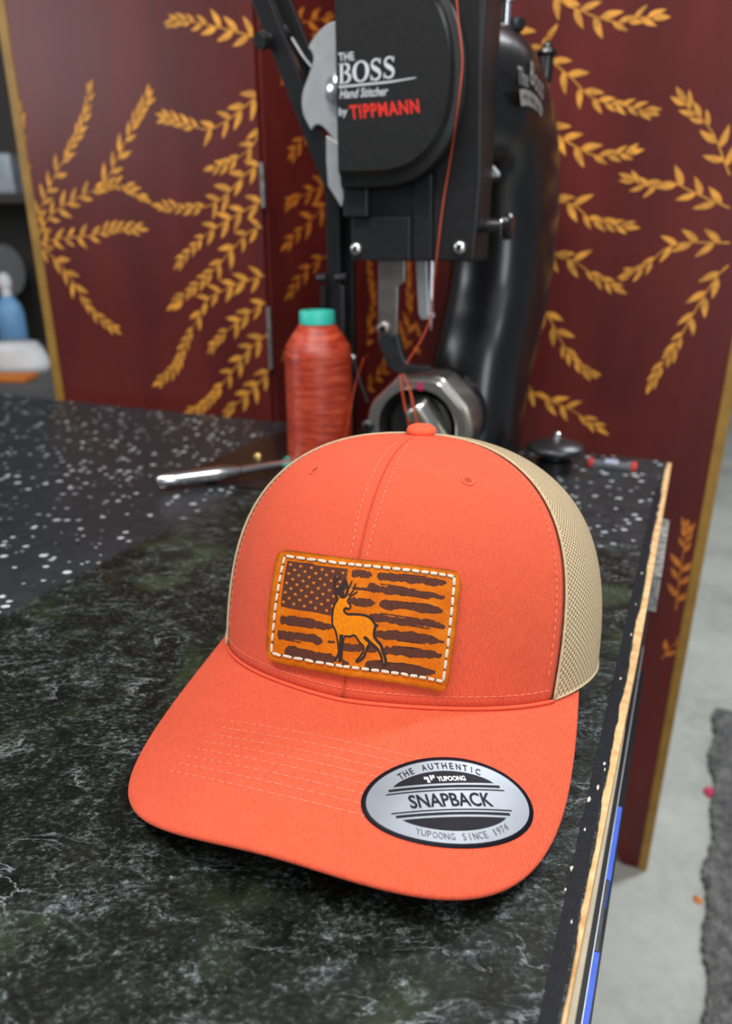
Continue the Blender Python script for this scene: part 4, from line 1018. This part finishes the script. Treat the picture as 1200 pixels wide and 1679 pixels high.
def pbox(name, P, x0, x1, z0, z1, o0, o1, mat, parent, bw=0.0):
    v = [P.p(x, z, o) for o in (o0, o1) for z in (z0, z1) for x in (x0, x1)]
    f = [(0, 1, 3, 2), (4, 6, 7, 5), (0, 4, 5, 1), (2, 3, 7, 6), (0, 2, 6, 4), (1, 5, 7, 3)]
    o = mk(name, v, f, mat, parent, False)
    bm = bmesh.new(); bm.from_mesh(o.data); bmesh.ops.recalc_face_normals(bm, faces=bm.faces[:]); bm.to_mesh(o.data); bm.free()
    if bw: bevel(o, bw, 2)
    return o
pobj = []
for i, P in enumerate(pans):
    g0 = (0.0, 0.004, -0.006, 0.0003)[i]; g1 = P.L - (0.004, -0.006, 0.0003, 0.0)[i]
    # panel board with a shallow arch cut between its two feet
    out = [(g0, 0), (g0+0.035, 0), (g0+0.05, 0.02), (g0+0.06, 0.032), (g1-0.06, 0.032), (g1-0.05, 0.02), (g1-0.035, 0), (g1, 0), (g1, SCH), (g0, SCH)]
    n = len(out); v = [P.p(x, z, 0) for x, z in out] + [P.p(x, z, -TH) for x, z in out]
    f = [tuple(range(n)), tuple(range(2*n-1, n-1, -1))] + [(k, k+n, (k+1) % n+n, (k+1) % n) for k in range(n)]
    po_ = mk('screen_panel', v, f, 'lacquer', scr, False)
    bm = bmesh.new(); bm.from_mesh(po_.data); bmesh.ops.recalc_face_normals(bm, faces=bm.faces[:]); bm.to_mesh(po_.data); bm.free()
    bevel(po_, 0.002, 2); pobj.append(po_)
    if i == 0: pbox('gold_edge', P, -0.001, 0.016, 0, SCH, -TH-0.001, 0.0012, 'gold_edge', po_, 0.001)
    if i == 3: pbox('gold_edge', P, P.L-0.012, P.L+0.001, 0.0, SCH, -TH-0.001, 0.0012, 'gold_edge', po_, 0.001)
for (zc, h) in ((0.985, 0.05), (0.80, 0.08), (0.40, 0.08), (1.45, 0.08)):
    P = pans[0]; lathe('hinge', P.p(P.L, zc-h/2, 0.0015), (0, 0, 1), [(0.0032, 0), (0.0032, h)], 'hinge', scr, 12)
def leafpoly(o, base, dr, ln, wd, bend):
    d = Vector(dr).normalized(); nn = Vector((-d.y, d.x)); pts = []; L_ = []; R_ = []
    for k in range(7):
        t = k/6; wv = wd*(sin(pi*min(1, t*0.96+0.04)**0.8)**0.9)*(1-0.15*t); c = Vector(base) + d*ln*t + nn*bend*ln*t*t
        L_.append(c+nn*wv/2); R_.append(c-nn*wv/2)
    o.poly([tuple(p) for p in L_] + [tuple(p) for p in reversed(R_)])
def sprig(pi_, pts, mat='gold_paint', size=1.0, n0=1):
    P = pans[pi_]; q = [Vector((*P.px(u, v_), 0)) for u, v_ in pts]; C = catmull(q, 10)
    ln = [0]
    for a, b in zip(C, C[1:]): ln.append(ln[-1] + (b-a).length)
    tot = ln[-1]; o = Flat2(); rn = random.Random(int(pts[0][0]*7+pts[0][1]*3))
    o.ribbon([(c.x, c.y) for c in C], [0.0018*(1-0.5*i/len(C)) for i in range(len(C))])
    s = 0.012*size
    while s < tot-0.004:
        i = next(k for k in range(len(ln)) if ln[k] >= s); i = max(1, min(i, len(C)-1)); d = (C[i]-C[i-1]).normalized(); fr = s/tot
        sz = (0.0235 if fr < 0.55 else 0.0175)*size*rn.uniform(0.85, 1.1)
        for sd in (-1, 1):
            a = sd*R(rn.uniform(36, 58) if fr < 0.55 else rn.uniform(28, 42)); dd = (d.x*cos(a)-d.y*sin(a), d.x*sin(a)+d.y*cos(a))
            c = C[i] + d*(0.003*sd)
            leafpoly(o, (c.x, c.y), dd, sz, sz*0.34, -sd*0.16)
        s += (0.0235 if fr < 0.55 else 0.0135)*size*rn.uniform(0.9, 1.1)
    d = (C[-1]-C[-3]).normalized(); leafpoly(o, (C[-1].x-d.x*0.004, C[-1].y-d.y*0.004), (d.x, d.y), 0.019*size, 0.0068*size, 0.05)
    x0, x1 = (0.004 if pi_ else 0.0165), P.L - (0.0125 if pi_ == 3 else 0.004)
    return o.mesh('painted_sprig', lambda x, y: P.p(min(max(x, x0), x1), y, 0.0006 if pi_ != 1 else 0.0006), mat, pobj[pi_])
for pts in ([(50, 398), (44, 330), (38, 250), (34, 182)], [(54, 394), (70, 335), (92, 285), (118, 240), (138, 195), (148, 150)], [(160, 312), (178, 290), (200, 245), (222, 200), (243, 162)], [(62, 385), (85, 352), (115, 332), (155, 312), (195, 302), (236, 325)],
            [(58, 400), (100, 391), (150, 386), (190, 373), (230, 376)], [(60, 404), (95, 428), (125, 470), (152, 510), (188, 540)],
            [(428, 64), (390, 53), (345, 42), (300, 34), (284, 35)], [(434, 146), (402, 175), (369, 200), (340, 212), (307, 204), (270, 191)], [(436, 198), (423, 225), (407, 246), (377, 267), (348, 275)], [(436, 262), (402, 287), (373, 317), (344, 337), (302, 342), (262, 337)],
            [(438, 325), (407, 342), (373, 362), (340, 383), (315, 408), (295, 430)], [(440, 371), (411, 379), (382, 408), (348, 446), (315, 475), (284, 500)], [(442, 450), (407, 460), (373, 473), (340, 492), (323, 525), (307, 558), (286, 604), (260, 626)],
            [(443, 492), (419, 506), (394, 525), (369, 546), (349, 568)], [(442, 546), (411, 571), (382, 608), (352, 646), (332, 667), (312, 675)], [(446, 600), (427, 625), (407, 646), (382, 667), (369, 683)]):
    sprig(0, pts)
for pts in ([(470, 42), (500, 36), (535, 30)], [(540, 60), (505, 90), (470, 120)], [(538, 190), (510, 210), (480, 250)], [(540, 300), (515, 312), (478, 330)], [(538, 330), (510, 360), (470, 400)], [(535, 420), (505, 440), (475, 480)], [(532, 500), (505, 540), (470, 580)], [(570, 620), (600, 560), (612, 500), (606, 440)],
            [(650, 600), (668, 550), (672, 500), (668, 440)], [(700, 600), (690, 560), (700, 520), (728, 470)], [(600, 640), (640, 590), (655, 540)], [(590, 470), (600, 430), (640, 380)]):
    sprig(1 if pts[0][0] < 560 else 2, pts, 'gold_faint', 1.0)
for pts in ([(905, -20), (922, 4), (951, 17), (980, 29), (1017, 37), (1047, 29), (1076, 29)], [(890, 85), (913, 108), (938, 129), (967, 158), (1001, 171), (1034, 175), (1060, 183)], [(885, 190), (909, 217), (938, 237), (972, 254), (1005, 254), (1034, 250)], [(890, 315), (913, 329), (942, 337), (967, 358), (997, 367), (1028, 372)],
            [(890, 410), (913, 421), (942, 429), (972, 450), (1010, 473)], [(885, 495), (905, 529), (922, 562), (942, 592), (964, 610)], [(865, 630), (880, 648), (913, 662), (942, 675), (982, 703)], [(835, 30), (855, 60), (880, 80), (900, 60)],
            [(1196, 287), (1188, 267), (1172, 225), (1151, 196), (1130, 179), (1120, 162)], [(1196, 341), (1167, 329), (1130, 312), (1097, 298), (1063, 306), (1034, 293)], [(1196, 398), (1163, 398), (1122, 398), (1088, 410), (1059, 437), (1032, 448)], [(1194, 435), (1172, 458), (1138, 512), (1105, 571), (1084, 600), (1068, 628)]):
    sprig(3, pts)
sprig(3, [(1108, 1000), (1115, 940), (1126, 868)], 'gold_faint'); sprig(3, [(1085, 1080), (1100, 1060), (1125, 1045)], 'gold_faint', 0.8)

# ---------------------------------------------------------------- rug and scraps on the floor at the right
e0 = ground(1170, 1180, 0); e1 = ground(1150, 1679, 0); dd = (e0-e1); P0 = e1 - dd*0.6; P1 = e0 + dd*0.05
sdn = Vector((dd.y, -dd.x, 0)).normalized(); rn = random.Random(11); edge = []
for i in range(240): edge.append(P0.lerp(P1, i/239) + sdn*(rn.uniform(-0.003, 0.003) + 0.004*sin(i*0.21) + 0.003*sin(i*0.083)))
out = edge + [P1 + sdn*0.9, P0 + sdn*0.9]; n = len(out)
rug = mk('rug', [p + Vector((0, 0, 0.009)) for p in out] + [p + Vector((0, 0, 0.0005)) for p in out], [tuple(range(n))] + [tuple(range(2*n-1, n-1, -1))] + [(i, i+n, (i+1) % n+n, (i+1) % n) for i in range(n)], 'rug', None, False, origin=Vector((e1.x, e1.y, 0)))
tag(rug, 'shaggy grey rug on the concrete floor at the right', 'rug')
def blob(name, u, v_, r, mat, label, cat, z=0.0, h=0.006):
    c = ground(u, v_, z); rn = random.Random(int(u)); vv = []; K_ = 10
    for rr2, zz in ((1.0, 0.0), (0.9, h*0.6), (0.5, h)):
        for k in range(K_): t = 2*pi*k/K_; q_ = r*rr2*rn.uniform(0.7, 1.15); vv.append((c.x+q_*cos(t), c.y+q_*1.2*sin(t), z+zz+0.0002))
    ff = [(j*K_+k, j*K_+(k+1) % K_, j*K_+K_+(k+1) % K_, j*K_+K_+k) for j in range(2) for k in range(K_)] + [tuple(range(K_-1, -1, -1)), tuple(range(2*K_, 3*K_))]
    return tag(mk(name, vv, ff, mat, None, True, origin=(c.x, c.y, z)), label, cat)
blob('paper_scrap', 1164, 1301, 0.013, 'pink_scrap', 'crumpled pink scrap on the floor beside the grey rug', 'scrap')
blob('leather_shaving', 1144, 1477, 0.007, 'orange_card', 'small tan shaving on the concrete floor near the grey rug', 'scrap', h=0.003)

# ---------------------------------------------------------------- cluttered side bench behind the screen, at the left edge
sb = empty('side_bench', (-1.35, 2.2, 0), 'grey side bench with shelf uprights behind the left end of the screen', 'bench')
box('bench_top', WF, -2.3, -0.75, 1.75, 2.6, 0.55, 0.585, 'bench_grey', sb, 0.003)
box('bench_body', WF, -2.28, -0.78, 1.95, 2.58, 0.0, 0.549, 'dark_wood', sb, 0.003)
box('back_board', WF, -2.3, -0.75, 2.6, 2.63, 0.0, 1.7, 'dark_wood', sb, 0.003)
box('shelf', WF, -2.28, -0.78, 2.35, 2.599, 1.02, 1.045, 'dark_wood', sb, 0.002)
def on_bench(u, y):     # x where the photo column u crosses depth y near the bench top
    d = ray(u, 560); return d.x/d.y*y
BT = 0.5855
x = on_bench(24, 2.25); bo = empty('spray_bottle', (x, 2.25, BT), 'light blue spray bottle with red trigger on the side bench', 'bottle')
lathe('bottle_body', (x, 2.25, BT), (0, 0, 1), [(0.036, 0), (0.040, 0.004), (0.040, 0.12), (0.034, 0.15), (0.016, 0.175)], 'sky_blue', bo, 28, ang=60)
lathe('bottle_neck', (x, 2.25, BT), (0, 0, 1), [(0.014, 0.1752), (0.014, 0.20), (0.018, 0.202), (0.018, 0.225), (0.008, 0.24)], 'white', bo, 20)
tube('trigger', [Vector((x-0.015, 2.235, BT+0.205)), Vector((x-0.038, 2.23, BT+0.18)), Vector((x-0.048, 2.23, BT+0.14))], 0.009, 'red_plastic', bo, 10)
x = on_bench(14, 1.98); blobv = []
bag = mk('paper_bag', *(lambda: (lambda K_, L_: ([(x + (0.105-0.03*(l/4)**2)*cos(2*pi*k/K_)*(1+0.05*sin(5*k+l)), 1.97+0.06*sin(2*pi*k/K_), BT+0.0002+0.075*(l/4)) for l in range(5) for k in range(K_)],
        [(l*K_+k, l*K_+(k+1) % K_, l*K_+K_+(k+1) % K_, l*K_+K_+k) for l in range(4) for k in range(K_)] + [tuple(range(K_-1, -1, -1)), tuple(range(4*K_, 5*K_))]))(20, 5))(), 'white', None, True, origin=(x, 1.97, BT))
tag(bag, 'rounded white paper bundle on the side bench below the blue bottle', 'bundle')
x = on_bench(10, 1.84)
tag(box('notebook', WF, x-0.08, x+0.05, 1.80, 1.88, BT, BT+0.012, 'orange_card', None, 0.001, origin=(x, 1.84, BT)), 'thin orange notebook on the side bench in front of the white bundle', 'notebook')
gm = empty('grinder', (on_bench(0, 2.42), 2.42, BT), 'grey round-bodied bench grinder beside the blue bottle', 'grinder')
gx = on_bench(0, 2.42)
lathe('motor', (gx-0.02, 2.42, BT+0.24), (1, -0.3, 0), [(0.02, -0.09), (0.065, -0.08), (0.07, -0.02), (0.07, 0.05), (0.05, 0.07), (0.02, 0.075)], 'grey_metal', gm, 28)
box('stand', WF, gx-0.06, gx+0.05, 2.38, 2.46, BT, BT+0.19, 'dark_wood', gm, 0.004)
lathe('wheel', (gx+0.055, 2.40, BT+0.24), (1, -0.3, 0), [(0.075, 0), (0.08, 0.004), (0.08, 0.02), (0.075, 0.024)], 'steel_dull', gm, 28)
bx = on_bench(30, 2.45)
tag(box('tool_box', WF, bx-0.10, bx+0.10, 2.38, 2.56, 1.0455, 1.16, 'grey_metal', None, 0.006, origin=(bx, 2.47, 1.0455)), 'grey metal tool box on the shelf above the side bench', 'tool box')
p = ground(30, 640, 0.60)
tr = empty('white_tray', (on_bench(35, 1.62), 1.62, 0), 'white tray on a low stand in front of the side bench', 'tray')
tx = on_bench(35, 1.62)
box('tray_top', WF, tx-0.12, tx+0.10, 1.52, 1.70, 0.500, 0.525, 'white', tr, 0.004)
box('stand', WF, tx-0.10, tx+0.08, 1.54, 1.68, 0.0, 0.4998, 'dark_wood', tr, 0.004)
